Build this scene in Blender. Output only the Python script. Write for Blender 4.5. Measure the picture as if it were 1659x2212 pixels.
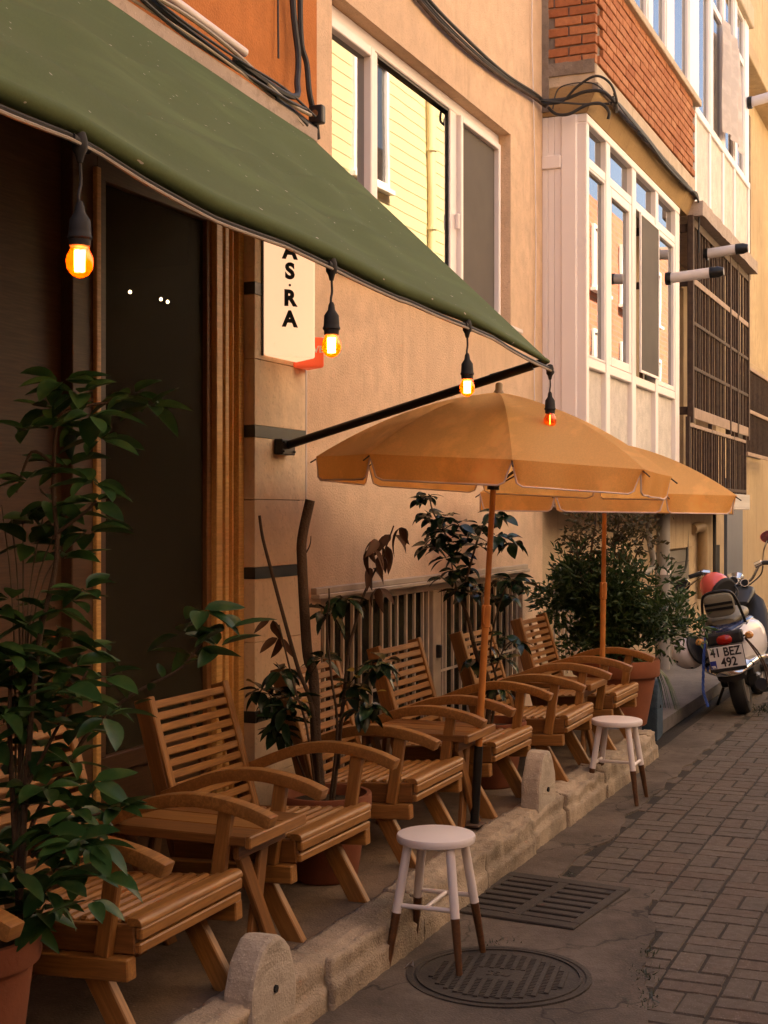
import bpy, bmesh, math, random
from mathutils import Vector, Matrix, noise
R = math.radians
random.seed(7)
for o in list(bpy.data.objects): bpy.data.objects.remove(o)
sc = bpy.context.scene
C = sc.collection

# ---------------------------------------------------------------- camera, sky, sun, exposure
cam = bpy.data.objects.new('camera', bpy.data.cameras.new('camera')); C.objects.link(cam)
cam.location = (0, 0, 1.6)
cam.rotation_euler = (R(90), 0, R(22.98 - 90))
cam.data.sensor_fit = 'VERTICAL'; cam.data.sensor_height = 36; cam.data.lens = 36 * 3020 / 2212
cam.data.shift_y = 0.0009
cam.data.clip_end = 400; cam.data.clip_start = 0.05
sc.camera = cam
SUNV = Vector((-0.15, 0.60, 0.78)).normalized()          # towards the sun: high, behind the cafe
w = bpy.data.worlds.new('World'); sc.world = w; w.use_nodes = True
nt = w.node_tree; nt.nodes.clear()
sky = nt.nodes.new('ShaderNodeTexSky'); sky.sky_type = 'NISHITA'; sky.sun_disc = False
sky.sun_elevation = math.asin(SUNV.z); sky.sun_rotation = math.atan2(SUNV.x, SUNV.y)
sky.dust_density = 3.0; sky.air_density = 1.0; sky.ozone_density = 1.0
bg = nt.nodes.new('ShaderNodeBackground'); bg.inputs[1].default_value = 0.06
wo = nt.nodes.new('ShaderNodeOutputWorld')
nt.links.new(sky.outputs[0], bg.inputs[0]); nt.links.new(bg.outputs[0], wo.inputs[0])
sl = bpy.data.lights.new('sun', 'SUN'); sl.energy = 5.0; sl.angle = R(0.55); sl.color = (1.0, 0.9, 0.76)
so = bpy.data.objects.new('sun', sl); C.objects.link(so)
so.rotation_euler = (-SUNV).to_track_quat('-Z', 'Y').to_euler(); so.location = (0, 8, 14)
vs = sc.view_settings
vs.view_transform = 'Standard'; vs.look = 'None'; vs.gamma = 1; vs.use_curve_mapping = False
vs.exposure = 2.95
vs.use_white_balance = True; vs.white_balance_temperature = 7500; vs.white_balance_tint = 18
sc.cycles.max_bounces = 8; sc.cycles.diffuse_bounces = 5; sc.cycles.glossy_bounces = 4
sc.cycles.transparent_max_bounces = 12; sc.cycles.sample_clamp_indirect = 6
sc.cycles.use_denoising = True

# ---------------------------------------------------------------- mesh helpers
class MB:
    def __init__(s): s.v = []; s.f = []; s.m = []
    def add(s, vs, fs, mi=0):
        n = len(s.v); s.v += [tuple(p) for p in vs]
        for f in fs: s.f.append(tuple(n + i for i in f)); s.m.append(mi)
        return s
    def box(s, x0, x1, y0, y1, z0, z1, mi=0):
        return s.add([(x0,y0,z0),(x1,y0,z0),(x1,y1,z0),(x0,y1,z0),(x0,y0,z1),(x1,y0,z1),(x1,y1,z1),(x0,y1,z1)],
            [(0,3,2,1),(4,5,6,7),(0,1,5,4),(1,2,6,5),(2,3,7,6),(3,0,4,7)], mi)
    def tube(s, pts, r, n=8, mi=0, cap=True):
        pts = [Vector(p) for p in pts]
        rs = r if isinstance(r, (list, tuple)) else [r] * len(pts)
        b = len(s.v); up = None
        for i, p in enumerate(pts):
            d = (pts[min(i+1, len(pts)-1)] - pts[max(i-1, 0)])
            if d.length < 1e-7: d = Vector((0,0,1))
            d.normalize()
            if up is None: up = d.orthogonal().normalized()
            up = up - d * up.dot(d)
            if up.length < 1e-6: up = d.orthogonal()
            up.normalize(); q = d.cross(up)
            for k in range(n):
                a = 2 * math.pi * k / n
                s.v.append(tuple(p + (up * math.cos(a) + q * math.sin(a)) * rs[i]))
        for i in range(len(pts) - 1):
            for k in range(n):
                k2 = (k + 1) % n
                s.f.append((b+i*n+k, b+i*n+k2, b+(i+1)*n+k2, b+(i+1)*n+k)); s.m.append(mi)
        if cap:
            s.f.append(tuple(b + k for k in reversed(range(n)))); s.m.append(mi)
            e = b + (len(pts)-1) * n
            s.f.append(tuple(e + k for k in range(n))); s.m.append(mi)
        return s
    def lathe(s, prof, n=24, c=(0,0,0), mi=0):
        b = len(s.v)
        for r, z in prof:
            for k in range(n):
                a = 2*math.pi*k/n
                s.v.append((c[0]+r*math.cos(a), c[1]+r*math.sin(a), c[2]+z))
        for i in range(len(prof)-1):
            for k in range(n):
                k2 = (k+1) % n
                s.f.append((b+i*n+k, b+i*n+k2, b+(i+1)*n+k2, b+(i+1)*n+k)); s.m.append(mi)
        if prof[0][0] > 1e-4: s.f.append(tuple(b+k for k in reversed(range(n)))); s.m.append(mi)
        e = b+(len(prof)-1)*n
        if prof[-1][0] > 1e-4: s.f.append(tuple(e+k for k in range(n))); s.m.append(mi)
        return s
    def loft(s, rings, n=16, mi=0):
        # ring: (x, cy, cz, half width, half height, exponent)
        b = len(s.v)
        for (x, cy, cz, hw, hh, ex) in rings:
            for k in range(n):
                a = 2*math.pi*k/n; c_, s_ = math.cos(a), math.sin(a)
                s.v.append((x, cy + hw*math.copysign(abs(c_)**(2/ex), c_), cz + hh*math.copysign(abs(s_)**(2/ex), s_)))
        for i in range(len(rings)-1):
            for k in range(n):
                k2 = (k+1) % n
                s.f.append((b+i*n+k, b+i*n+k2, b+(i+1)*n+k2, b+(i+1)*n+k)); s.m.append(mi)
        s.f.append(tuple(b+k for k in reversed(range(n)))); s.m.append(mi)
        e = b+(len(rings)-1)*n; s.f.append(tuple(e+k for k in range(n))); s.m.append(mi)
        return s
    def prism(s, poly, axis, a, b, mi=0):
        # 2D polygon extruded along axis 'x','y' or 'z'
        def P(p, t):
            return {'x': (t, p[0], p[1]), 'y': (p[0], t, p[1]), 'z': (p[0], p[1], t)}[axis]
        n = len(poly)
        vs_ = [P(p, a) for p in poly] + [P(p, b) for p in poly]
        fs = [tuple(range(n)), tuple(range(2*n-1, n-1, -1))] + [(i, n+i, n+(i+1) % n, (i+1) % n) for i in range(n)]
        return s.add(vs_, fs, mi)
    def grid(s, fn, nu, nv, mi=0):
        b = len(s.v)
        for i in range(nu+1):
            for j in range(nv+1): s.v.append(tuple(fn(i/nu, j/nv)))
        for i in range(nu):
            for j in range(nv):
                q = b + i*(nv+1) + j
                s.f.append((q, q+nv+1, q+nv+2, q+1)); s.m.append(mi)
        return s
    def mesh(s, name, smooth=False, bevel=0, seg=1, fix=True):
        me = bpy.data.meshes.new(name); me.from_pydata(s.v, [], s.f)
        me.polygons.foreach_set('material_index', s.m)
        if bevel or fix:
            bm = bmesh.new(); bm.from_mesh(me)
            if fix: bmesh.ops.recalc_face_normals(bm, faces=bm.faces)
            if bevel:
                es = [e for e in bm.edges if len(e.link_faces) == 2 and e.calc_face_angle() > 0.6]
                bmesh.ops.bevel(bm, geom=es, offset=bevel, segments=seg, affect='EDGES', profile=0.6)
            bm.to_mesh(me); bm.free()
        if smooth:
            me.polygons.foreach_set('use_smooth', [True]*len(me.polygons))
            if smooth != 2: me.set_sharp_from_angle(angle=R(38))
        me.update(); return me
    def build(s, name, mat, parent=None, smooth=False, bevel=0, seg=1, fix=True, loc=None):
        return obj(name, s.mesh(name, smooth, bevel, seg, fix), mat, parent, loc)

def obj(name, me, mat=None, parent=None, loc=None, mtx=None):
    o = bpy.data.objects.new(name, me); C.objects.link(o)
    if mat is not None and me is not None and len(me.materials) == 0:
        for m_ in (mat if isinstance(mat, (list, tuple)) else [mat]): me.materials.append(m_)
    if parent: o.parent = parent
    if mtx is not None: o.matrix_local = mtx
    if loc is not None: o.location = loc
    return o
def tag(o, label, cat, group=None):
    o['label'] = label; o['category'] = cat
    if group: o['group'] = group
    return o
def thing(name, label, cat, loc=(0,0,0), rz=0, group=None):
    o = bpy.data.objects.new(name, None); C.objects.link(o); o.location = loc; o.rotation_euler = (0,0,rz)
    o.empty_display_size = 0.1
    return tag(o, label, cat, group)
def struct(o): o['kind'] = 'structure'; return o
def stuff(o): o['kind'] = 'stuff'; return o
def dup(root, loc, rz, label, group=None):
    def cp(o, par):
        c = o.copy(); C.objects.link(c)
        if par: c.parent = par
        for k in list(o.children): cp(k, c)
        return c
    r = cp(root, None); r.location = loc; r.rotation_euler = (0,0,rz); r['label'] = label
    if group: r['group'] = group
    return r
_bc = {}
def board(name, p0, p1, wid, th, mat, parent, up=(0,0,1), bev=0.004):
    """a plank from p0 to p1; wid across 'up x length', th along up"""
    p0, p1 = Vector(p0), Vector(p1); d = p1 - p0; L = d.length; x = d.normalized()
    z = Vector(up); z = (z - x*z.dot(x)).normalized(); y = z.cross(x)
    key = (round(L,4), round(wid,4), round(th,4), bev, mat.name)
    if key not in _bc: 
        me = MB().box(-L/2, L/2, -wid/2, wid/2, -th/2, th/2).mesh(name, bevel=bev); me.materials.append(mat); _bc[key] = me
    mt = Matrix((x, y, z)).transposed().to_4x4(); mt.translation = (p0+p1)/2
    return obj(name, _bc[key], None, parent, mtx=mt)
def bez(pts, n=8):
    """Catmull-Rom through pts"""
    P = [Vector(p) for p in pts]; out = []
    for i in range(len(P)-1):
        p0, p1, p2, p3 = P[max(i-1,0)], P[i], P[i+1], P[min(i+2,len(P)-1)]
        for k in range(n):
            t = k/n
            out.append(0.5*((2*p1)+(p2-p0)*t+(2*p0-5*p1+4*p2-p3)*t*t+(3*p1-p0-3*p2+p3)*t**3))
    out.append(P[-1]); return out
def text_mesh(s, size, depth=0.002, bold=0.0, align='CENTER'):
    cu = bpy.data.curves.new('lettering', 'FONT'); cu.body = s; cu.size = size; cu.extrude = depth; cu.offset = bold
    cu.align_x = align; cu.align_y = 'CENTER'; cu.resolution_u = 4
    o = bpy.data.objects.new('tmp_text', cu); C.objects.link(o)
    dg = bpy.context.evaluated_depsgraph_get(); dg.update()
    me = bpy.data.meshes.new_from_object(o.evaluated_get(dg))
    bpy.data.objects.remove(o); bpy.data.curves.remove(cu); return me

# ---------------------------------------------------------------- materials
class NT:
    def __init__(s, name):
        s.m = bpy.data.materials.new(name); s.m.use_nodes = True; s.t = s.m.node_tree
        s.b = s.t.nodes['Principled BSDF']; s.out = s.t.nodes['Material Output']
    def n(s, t, **k):
        x = s.t.nodes.new(t)
        for a, b in k.items(): setattr(x, a, b)
        return x
    def l(s, a, b): s.t.links.new(a, b)
    def coord(s, kind='Object', scale=(1,1,1), rnd=False):
        tc = s.n('ShaderNodeTexCoord'); mp = s.n('ShaderNodeMapping'); mp.inputs['Scale'].default_value = scale
        s.l(tc.outputs[kind], mp.inputs[0])
        if rnd:
            oi = s.n('ShaderNodeObjectInfo'); mu = s.n('ShaderNodeMath', operation='MULTIPLY'); mu.inputs[1].default_value = 37.0
            s.l(oi.outputs['Random'], mu.inputs[0]); s.l(mu.outputs[0], mp.inputs['Location'])
        return mp.outputs[0]
    def noise(s, co, scale, detail=4, rough=0.55, dist=0):
        x = s.n('ShaderNodeTexNoise'); x.inputs['Scale'].default_value = scale; x.inputs['Detail'].default_value = detail
        x.inputs['Roughness'].default_value = rough; x.inputs['Distortion'].default_value = dist
        s.l(co, x.inputs['Vector']); return x.outputs['Fac']
    def ramp(s, fac, stops):
        x = s.n('ShaderNodeValToRGB'); e = x.color_ramp.elements
        while len(e) < len(stops): e.new(0.5)
        for k, (p, c) in enumerate(stops):
            e[k].position = p; e[k].color = (*c, 1) if len(c) == 3 else c
        s.l(fac, x.inputs[0]); return x.outputs[0]
    def mix(s, fac, a, b, mode='MIX'):
        x = s.n('ShaderNodeMix', data_type='RGBA', blend_type=mode)
        for v, i in ((fac, 0), (a, 6), (b, 7)):
            if isinstance(v, (int, float)): x.inputs[i].default_value = v
            elif isinstance(v, tuple): x.inputs[i].default_value = (*v, 1)
            else: s.l(v, x.inputs[i])
        return x.outputs[2]
    def rand(s): return s.n('ShaderNodeObjectInfo').outputs['Random']
    def bump(s, h, strength=0.3, dist=0.01):
        x = s.n('ShaderNodeBump'); x.inputs['Strength'].default_value = strength; x.inputs['Distance'].default_value = dist
        s.l(h, x.inputs['Height']); s.l(x.outputs[0], s.b.inputs['Normal'])
    def col(s, c):
        if isinstance(c, tuple): s.b.inputs['Base Color'].default_value = (*c, 1)
        else: s.l(c, s.b.inputs['Base Color'])
    def set(s, **k):
        for a, v in k.items(): s.b.inputs[a.replace('_', ' ')].default_value = v
        return s
def sc3(c, k): return tuple(x*k for x in c)
def plain(name, c, rough=0.5, metal=0, spec=0.5, var=0.12, scale=6, bump=0.0):
    t = NT(name); co = t.coord('Object', rnd=True); f = t.noise(co, scale)
    t.col(t.mix(f, sc3(c, 1-var*1.6), sc3(c, 1+var*1.2))); t.set(Roughness=rough, Metallic=metal, Specular_IOR_Level=spec)
    if bump: t.bump(t.noise(co, scale*12), bump, 0.004)
    return t.m
def stucco(name, c, var=0.18, dirt=(0.22,0.13,0.07), damount=0.5, fine=90):
    t = NT(name); co = t.coord('Object')
    a = t.noise(co, 0.9, 6, 0.6); b = t.noise(co, 7, 5, 0.6)
    base = t.mix(t.ramp(a, [(0.3,(0,0,0)),(0.75,(1,1,1))]), sc3(c,1-var), sc3(c,1+var*0.5))
    base = t.mix(t.ramp(b, [(0.35,(1,1,1)),(0.62,(0,0,0))]), base, sc3(c, 0.82))
    # streaky stains that run down the wall
    st = t.noise(t.coord('Object', (5,5,0.35)), 1.6, 5, 0.7)
    base = t.mix(t.ramp(st, [(0.56,(0,0,0)),(0.8,(damount,)*3)]), base, dirt)
    sp = t.noise(co, 55, 2, 0.5)
    base = t.mix(t.ramp(sp, [(0.60,(0,0,0)),(0.70,(0.5,)*3)]), base, sc3(c, 0.62))
    t.col(base); t.set(Roughness=0.92, Specular_IOR_Level=0.2)
    h = t.mix(0.35, t.noise(co, fine, 3, 0.6), b); t.bump(h, 0.8, 0.010); return t.m
def wood(name, c, dark, rough=0.45, scale=1.0, gloss=0.4):
    t = NT(name); co = t.coord('Object', (1.6*scale, 16*scale, 16*scale), rnd=True)
    g = t.noise(co, 2.2, 6, 0.62, 1.2); co2 = t.coord('Object', (4*scale, 70*scale, 70*scale), rnd=True); g2 = t.noise(co2, 2.0, 3, 0.6)
    base = t.mix(t.ramp(g, [(0.3,(0,0,0)),(0.68,(1,1,1))]), dark, c)
    base = t.mix(t.ramp(g2, [(0.4,(0.55,)*3),(0.6,(0,0,0))]), base, sc3(dark, 0.75))
    r = t.rand(); base = t.mix(t.ramp(r, [(0,(0,0,0)),(1,(0.5,)*3)]), base, sc3(c, 0.55), 'MULTIPLY') if False else t.mix(t.ramp(r, [(0,(0,0,0)),(1,(0.35,)*3)]), base, sc3(dark, 1.25))
    t.col(base); t.set(Roughness=rough, Specular_IOR_Level=gloss); t.bump(g2, 0.18, 0.002); return t.m
def concrete(name, c, var=0.35, spots=True, bump=0.6):
    t = NT(name); co = t.coord('Object')
    a = t.noise(co, 2.2, 8, 0.65); b = t.noise(co, 16, 6, 0.7); d = t.noise(co, 120, 2, 0.5)
    base = t.mix(t.ramp(a, [(0.3,(0,0,0)),(0.7,(1,1,1))]), sc3(c,1-var), sc3(c,1+var*0.6))
    base = t.mix(t.ramp(b, [(0.5,(0,0,0)),(0.72,(0.6,)*3)]), base, sc3(c,0.45))
    if spots: base = t.mix(t.ramp(d, [(0.62,(0,0,0)),(0.7,(0.4,)*3)]), base, sc3(c,1.7))
    t.col(base); t.set(Roughness=0.9, Specular_IOR_Level=0.25); t.bump(t.mix(0.5, b, d), bump, 0.012); return t.m
def leafmat(name, lo, hi, edge, rough=0.38, trans=0.25):
    t = NT(name); r = t.rand(); co = t.coord('Object', rnd=True)
    f = t.noise(co, 30, 3); c = t.mix(r, lo, hi); c = t.mix(t.ramp(f, [(0.45,(0,0,0)),(0.75,(0.5,)*3)]), c, edge)
    t.col(c); t.set(Roughness=rough, Specular_IOR_Level=0.4)
    tr = t.n('ShaderNodeBsdfTranslucent'); t.l(c, tr.inputs[0]); mx = t.n('ShaderNodeMixShader'); mx.inputs[0].default_value = trans
    t.l(t.b.outputs[0], mx.inputs[1]); t.l(tr.outputs[0], mx.inputs[2]); t.l(mx.outputs[0], t.out.inputs[0]); return t.m
def fabric(name, c, trans=0.35, spots=False, weave=900):
    t = NT(name); co = t.coord('Object'); a = t.noise(co, 1.4, 5); b = t.noise(co, weave/6, 2)
    base = t.mix(a, sc3(c,0.85), sc3(c,1.12)); base = t.mix(t.ramp(b, [(0.4,(0.25,)*3),(0.6,(0,0,0))]), base, sc3(c,0.7))
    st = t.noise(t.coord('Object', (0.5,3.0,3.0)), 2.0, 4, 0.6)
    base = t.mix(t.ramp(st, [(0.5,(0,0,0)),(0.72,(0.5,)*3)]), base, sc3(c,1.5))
    if spots:
        s1 = t.noise(t.coord('Object', (12,30,30)), 1.5, 2, 0.4)
        base = t.mix(t.ramp(s1, [(0.755,(0,0,0)),(0.765,(0.8,)*3)]), base, (0.55,0.5,0.42))
        s2 = t.noise(t.coord('Object', (25,60,60)), 1.2, 1, 0.4)
        base = t.mix(t.ramp(s2, [(0.79,(0,0,0)),(0.80,(0.7,)*3)]), base, (0.5,0.46,0.4))
    t.col(base); t.set(Roughness=0.85, Specular_IOR_Level=0.2); t.bump(b, 0.15, 0.001)
    tr = t.n('ShaderNodeBsdfTranslucent'); t.l(base, tr.inputs[0]); mx = t.n('ShaderNodeMixShader'); mx.inputs[0].default_value = trans
    t.l(t.b.outputs[0], mx.inputs[1]); t.l(tr.outputs[0], mx.inputs[2]); t.l(mx.outputs[0], t.out.inputs[0]); return t.m
def glass(name, tint=(0.02,0.022,0.02), refl=0.5, through=0.0, wob=0.0, gr=0.012, tcol=(0.8,0.78,0.72)):
    """window pane: mirror reflection over a dark room, or partly see-through"""
    t = NT(name); t.col(tint); t.set(Roughness=0.5, Specular_IOR_Level=0.0)
    gl = t.n('ShaderNodeBsdfGlossy'); gl.inputs['Roughness'].default_value = gr; gl.inputs['Color'].default_value = (0.95,0.95,0.93,1)
    if wob:
        bp = t.n('ShaderNodeBump'); bp.inputs['Strength'].default_value = wob; bp.inputs['Distance'].default_value = 0.01
        t.l(t.noise(t.coord('Object'), 2.0, 1), bp.inputs['Height']); t.l(bp.outputs[0], gl.inputs['Normal'])
    base = t.b.outputs[0]
    if through:
        tp = t.n('ShaderNodeBsdfTransparent'); tp.inputs[0].default_value = (*tcol,1)
        m0 = t.n('ShaderNodeMixShader'); m0.inputs[0].default_value = through; t.l(base, m0.inputs[1]); t.l(tp.outputs[0], m0.inputs[2]); base = m0.outputs[0]
    fr = t.n('ShaderNodeFresnel'); fr.inputs[0].default_value = 1.5
    mr = t.n('ShaderNodeMapRange'); mr.inputs['From Max'].default_value = 0.3; mr.inputs['To Min'].default_value = refl*0.3; mr.inputs['To Max'].default_value = refl
    t.l(fr.outputs[0], mr.inputs[0])
    mx = t.n('ShaderNodeMixShader'); t.l(mr.outputs[0], mx.inputs[0]); t.l(base, mx.inputs[1]); t.l(gl.outputs[0], mx.inputs[2]); t.l(mx.outputs[0], t.out.inputs[0]); return t.m
def emit(name, c, s):
    t = NT(name); t.b.inputs['Base Color'].default_value = (*c,1); t.b.inputs['Emission Color'].default_value = (*c,1); t.b.inputs['Emission Strength'].default_value = s; t.set(Roughness=0.5); return t.m
def piece(name, cols, rough=0.9, bump=0.5, scale=25, speck=True):
    """bricks, pavers: colour differs from piece to piece"""
    t = NT(name); r = t.rand(); k = len(cols)-1
    c = t.ramp(r, [(i/k, cols[i]) for i in range(k+1)]); co = t.coord('Object', rnd=True)
    f = t.noise(co, scale, 5, 0.65); c = t.mix(t.ramp(f, [(0.4,(0.5,)*3),(0.65,(0,0,0))]), c, t.mix(1.0, c, (0.55,0.52,0.5), 'MULTIPLY'))
    if speck: c = t.mix(t.ramp(t.noise(co, scale*7, 2), [(0.62,(0,0,0)),(0.72,(0.35,)*3)]), c, (0.4,0.36,0.32))
    t.col(c); t.set(Roughness=rough, Specular_IOR_Level=0.25); t.bump(f, bump, 0.006); return t.m

M = {}
M['beige'] = stucco('beige_stucco', (0.70,0.49,0.325), 0.12, damount=0.35)
M['orange'] = stucco('orange_stucco', (0.52,0.185,0.055), 0.12, damount=0.25)
M['ochre'] = stucco('ochre_stucco', (0.52,0.385,0.245), 0.3, damount=0.9)
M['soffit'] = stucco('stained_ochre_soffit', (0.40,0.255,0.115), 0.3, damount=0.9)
M['strip'] = stucco('cream_plaster', (0.58,0.46,0.33), 0.15)
M['rough'] = concrete('rough_mortar', (0.24,0.19,0.15))
M['slab'] = concrete('slab_concrete', (0.42,0.33,0.27), 0.2)
M['marble'] = stucco('cream_marble', (0.80,0.62,0.42), 0.12, damount=0.2, fine=20)
M['band'] = plain('dark_green_marble', (0.022,0.03,0.028), 0.3, var=0.4, scale=8)
M['doorwood'] = wood('golden_frame_wood', (0.86,0.54,0.20), (0.66,0.37,0.12), 0.4)
M['midwood'] = wood('brown_frame_wood', (0.30,0.14,0.05), (0.20,0.09,0.03), 0.45)
M['darkwood'] = wood('dark_brown_wood', (0.125,0.066,0.032), (0.075,0.038,0.018), 0.5)
M['teak'] = wood('oiled_teak', (0.38,0.182,0.054), (0.20,0.088,0.025), 0.42)
M['teakdark'] = wood('dark_teak', (0.27,0.118,0.036), (0.14,0.060,0.018), 0.45)
M['stain'] = wood('walnut_stain', (0.13,0.055,0.022), (0.07,0.03,0.012), 0.4)
M['white'] = plain('white_pvc', (0.80,0.73,0.69), 0.35, var=0.04, scale=3)
M['whitepaint'] = plain('white_paint', (0.66,0.58,0.53), 0.5, var=0.05, scale=5, bump=0.1)
M['panel'] = stucco('white_painted_panel', (0.72,0.65,0.56), 0.06, damount=0.18)
M['stoolwhite'] = plain('stool_white_paint', (0.68,0.62,0.60), 0.4, var=0.05)
M['screen'] = plain('fly_screen', (0.10,0.082,0.065), 0.8, var=0.25, scale=2)
M['black'] = plain('black_metal', (0.013,0.012,0.011), 0.4, 0.3)
M['blackrub'] = plain('black_rubber', (0.016,0.015,0.014), 0.75)
M['cable'] = plain('black_cable', (0.022,0.02,0.018), 0.6)
M['cablegrey'] = plain('grey_cable', (0.35,0.29,0.22), 0.6)
M['iron'] = plain('rusty_iron', (0.075,0.042,0.026), 0.75, 0.2, var=0.5, scale=20)
M['ironlight'] = plain('weathered_iron_rail', (0.36,0.24,0.17), 0.7, var=0.3, scale=10)
M['bargrey'] = plain('grey_painted_bar', (0.58,0.47,0.35), 0.6, var=0.3, scale=9)
M['framegrey'] = plain('weathered_cream_frame', (0.44,0.35,0.25), 0.7, var=0.35, scale=6)
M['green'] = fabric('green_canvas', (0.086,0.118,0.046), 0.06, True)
M['umb'] = fabric('marigold_canvas', (0.93,0.55,0.205), 0.55)
M['piping'] = plain('pale_piping', (0.68,0.52,0.45), 0.7)
M['polepaint'] = plain('orange_pole_paint', (0.52,0.20,0.045), 0.42, var=0.25, scale=18)
M['terra'] = plain('terracotta', (0.20,0.058,0.022), 0.85, var=0.25, scale=8, bump=0.3)
M['soil'] = concrete('potting_soil', (0.035,0.024,0.016))
M['bark'] = concrete('bark', (0.085,0.055,0.035), 0.4, False, 0.9)
M['twig'] = concrete('twig_bark', (0.07,0.045,0.028), 0.3, False)
M['drystalk'] = plain('dry_stalk', (0.10,0.075,0.045), .6)
M['leaf'] = leafmat('laurel_leaf', (0.014,0.046,0.014), (0.034,0.095,0.024), (0.10,0.14,0.035))
M['leafdark'] = leafmat('camellia_leaf', (0.007,0.020,0.010), (0.018,0.045,0.018), (0.05,0.06,0.03), 0.25, 0.12)
M['leafdead'] = leafmat('withered_leaf', (0.045,0.018,0.008), (0.085,0.035,0.012), (0.10,0.05,0.02), 0.7, 0.15)
M['leafyel'] = leafmat('yellowing_leaf', (0.30,0.20,0.03), (0.40,0.26,0.05), (0.15,0.16,0.04), 0.5, 0.3)
M['bushleaf'] = leafmat('shrub_leaf', (0.016,0.044,0.015), (0.04,0.085,0.026), (0.08,0.10,0.03), 0.45)
M['drybush'] = leafmat('dry_shrub_leaf', (0.035,0.035,0.012), (0.07,0.055,0.02), (0.12,0.08,0.03), 0.55)
M['kerb'] = concrete('kerb_stone', (0.345,0.275,0.20), 0.6, True, 1.0)
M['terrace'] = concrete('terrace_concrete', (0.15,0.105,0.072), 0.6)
def cracked(name, c):
    m = concrete(name, c, 0.45); t = NT.__new__(NT); t.m = m; t.t = m.node_tree; t.b = t.t.nodes['Principled BSDF']; t.out = t.t.nodes['Material Output']
    src = t.b.inputs['Base Color'].links[0].from_socket; co = t.coord('Object'); wv = t.n('ShaderNodeVectorMath', operation='ADD'); nz = t.n('ShaderNodeTexNoise'); nz.inputs['Scale'].default_value = 5; t.l(co, nz.inputs['Vector'])
    sc_ = t.n('ShaderNodeVectorMath', operation='SCALE'); sc_.inputs['Scale'].default_value = 0.35; t.l(nz.outputs['Color'], sc_.inputs[0]); t.l(co, wv.inputs[0]); t.l(sc_.outputs[0], wv.inputs[1])
    v = t.n('ShaderNodeTexVoronoi', feature='DISTANCE_TO_EDGE'); v.inputs['Scale'].default_value = 1.25; t.l(wv.outputs[0], v.inputs['Vector'])
    k = t.ramp(v.outputs['Distance'], [(0.0,(0.85,)*3),(0.012,(0,0,0))]); base = t.mix(k, src, (0.02,0.016,0.012))
    st = t.ramp(t.noise(co, 1.1, 6, 0.7), [(0.48,(0,0,0)),(0.66,(0.55,)*3)]); t.col(t.mix(st, base, sc3(c, 1.55))); return m
M['gutter'] = cracked('gutter_concrete', (0.10,0.078,0.060))
M['road'] = concrete('road_base', (0.03,0.024,0.018), 0.3)
M['walk'] = concrete('pavement_concrete', (0.17,0.15,0.135), 0.3)
M['paver'] = piece('road_paver', [(0.088,0.072,0.057),(0.102,0.081,0.062),(0.092,0.075,0.059),(0.118,0.094,0.072),(0.098,0.072,0.054),(0.098,0.08,0.063)])
M['brick'] = piece('red_brick', [(0.40,0.145,0.062),(0.47,0.19,0.085),(0.36,0.12,0.05),(0.50,0.22,0.105)], 0.9, 0.4, 30)
M['castiron'] = concrete('cast_iron', (0.055,0.045,0.036), 0.35, True, 0.5)
M['dark'] = plain('dark_void', (0.006,0.005,0.004), 0.9)
M['block'] = concrete('kerb_block_concrete', (0.42,0.36,0.29), 0.3, True, 0.5)
M['bluepaint'] = concrete('blue_painted_concrete', (0.045,0.075,0.11), 0.3)
M['glassS'] = glass('window_glass', (0.02,0.02,0.02), 0.50, wob=0.03)
M['glassD'] = glass('shop_door_glass', (0.050,0.045,0.030), 0.006, 0.35, gr=0.35)
M['amber'] = glass('amber_bulb_glass', (0.55,0.13,0.02), 0.2, 0.72, tcol=(1.0,0.5,0.2))
M['filament'] = emit('glowing_filament', (1.0,0.48,0.17), 20)
M['filamentfar'] = emit('faint_filament', (1.0,0.34,0.08), 4)
M['signlit'] = emit('lit_sign_face', (1.0,0.64,0.40), 0.135)
M['signred'] = emit('lit_red_sign', (0.75,0.10,0.035), 0.06)
M['lampdot'] = emit('interior_lamp_glow', (1.0,0.8,0.5), 18)
M['pipegrey'] = plain('grey_drain_pipe', (0.26,0.235,0.21), 0.6, var=0.2)
M['pipetan'] = plain('tan_painted_pipe', (0.30,0.19,0.09), 0.6, var=0.3)
M['pipewhite'] = plain('white_flue_pipe', (0.68,0.60,0.56), 0.5, var=0.1)
M['camhouse'] = plain('black_plastic', (0.010,0.0095,0.009), 0.42)
M['chrome'] = plain('chrome', (0.62,0.60,0.56), 0.12, 1.0, var=0.05)
M['scwhite'] = plain('white_scooter_paint', (0.66,0.62,0.60), 0.18, var=0.03)
M['scblue'] = plain('dark_blue_scooter_paint', (0.03,0.04,0.09), 0.2)
M['scseat'] = plain('olive_grey_vinyl', (0.17,0.15,0.105), 0.5, bump=0.1)
M['helred'] = plain('coral_red_helmet', (0.62,0.10,0.075), 0.22, var=0.08)
M['helwhite'] = plain('white_helmet', (0.60,0.55,0.53), 0.3, var=0.06)
M['taillight'] = plain('red_lens', (0.30,0.012,0.006), 0.15)
M['indic'] = plain('amber_lens', (0.48,0.22,0.06), 0.2)
M['plate'] = plain('plate_white', (0.66,0.62,0.58), 0.45, var=0.04)
M['ink'] = plain('black_ink', (0.012,0.011,0.01), 0.6)
M['plateblue'] = plain('plate_blue', (0.015,0.03,0.22), 0.5)
M['rope'] = plain('blue_rope', (0.035,0.085,0.32), 0.85, var=0.35, scale=60)
M['curtain'] = fabric('white_curtain', (0.62,0.54,0.50), 0.3)
M['paper'] = plain('paper_scrap', (0.6,0.55,0.52), 0.8)
M['weed'] = leafmat('weed', (0.015,0.022,0.008), (0.03,0.04,0.012), (0.05,0.05,0.02))
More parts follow.
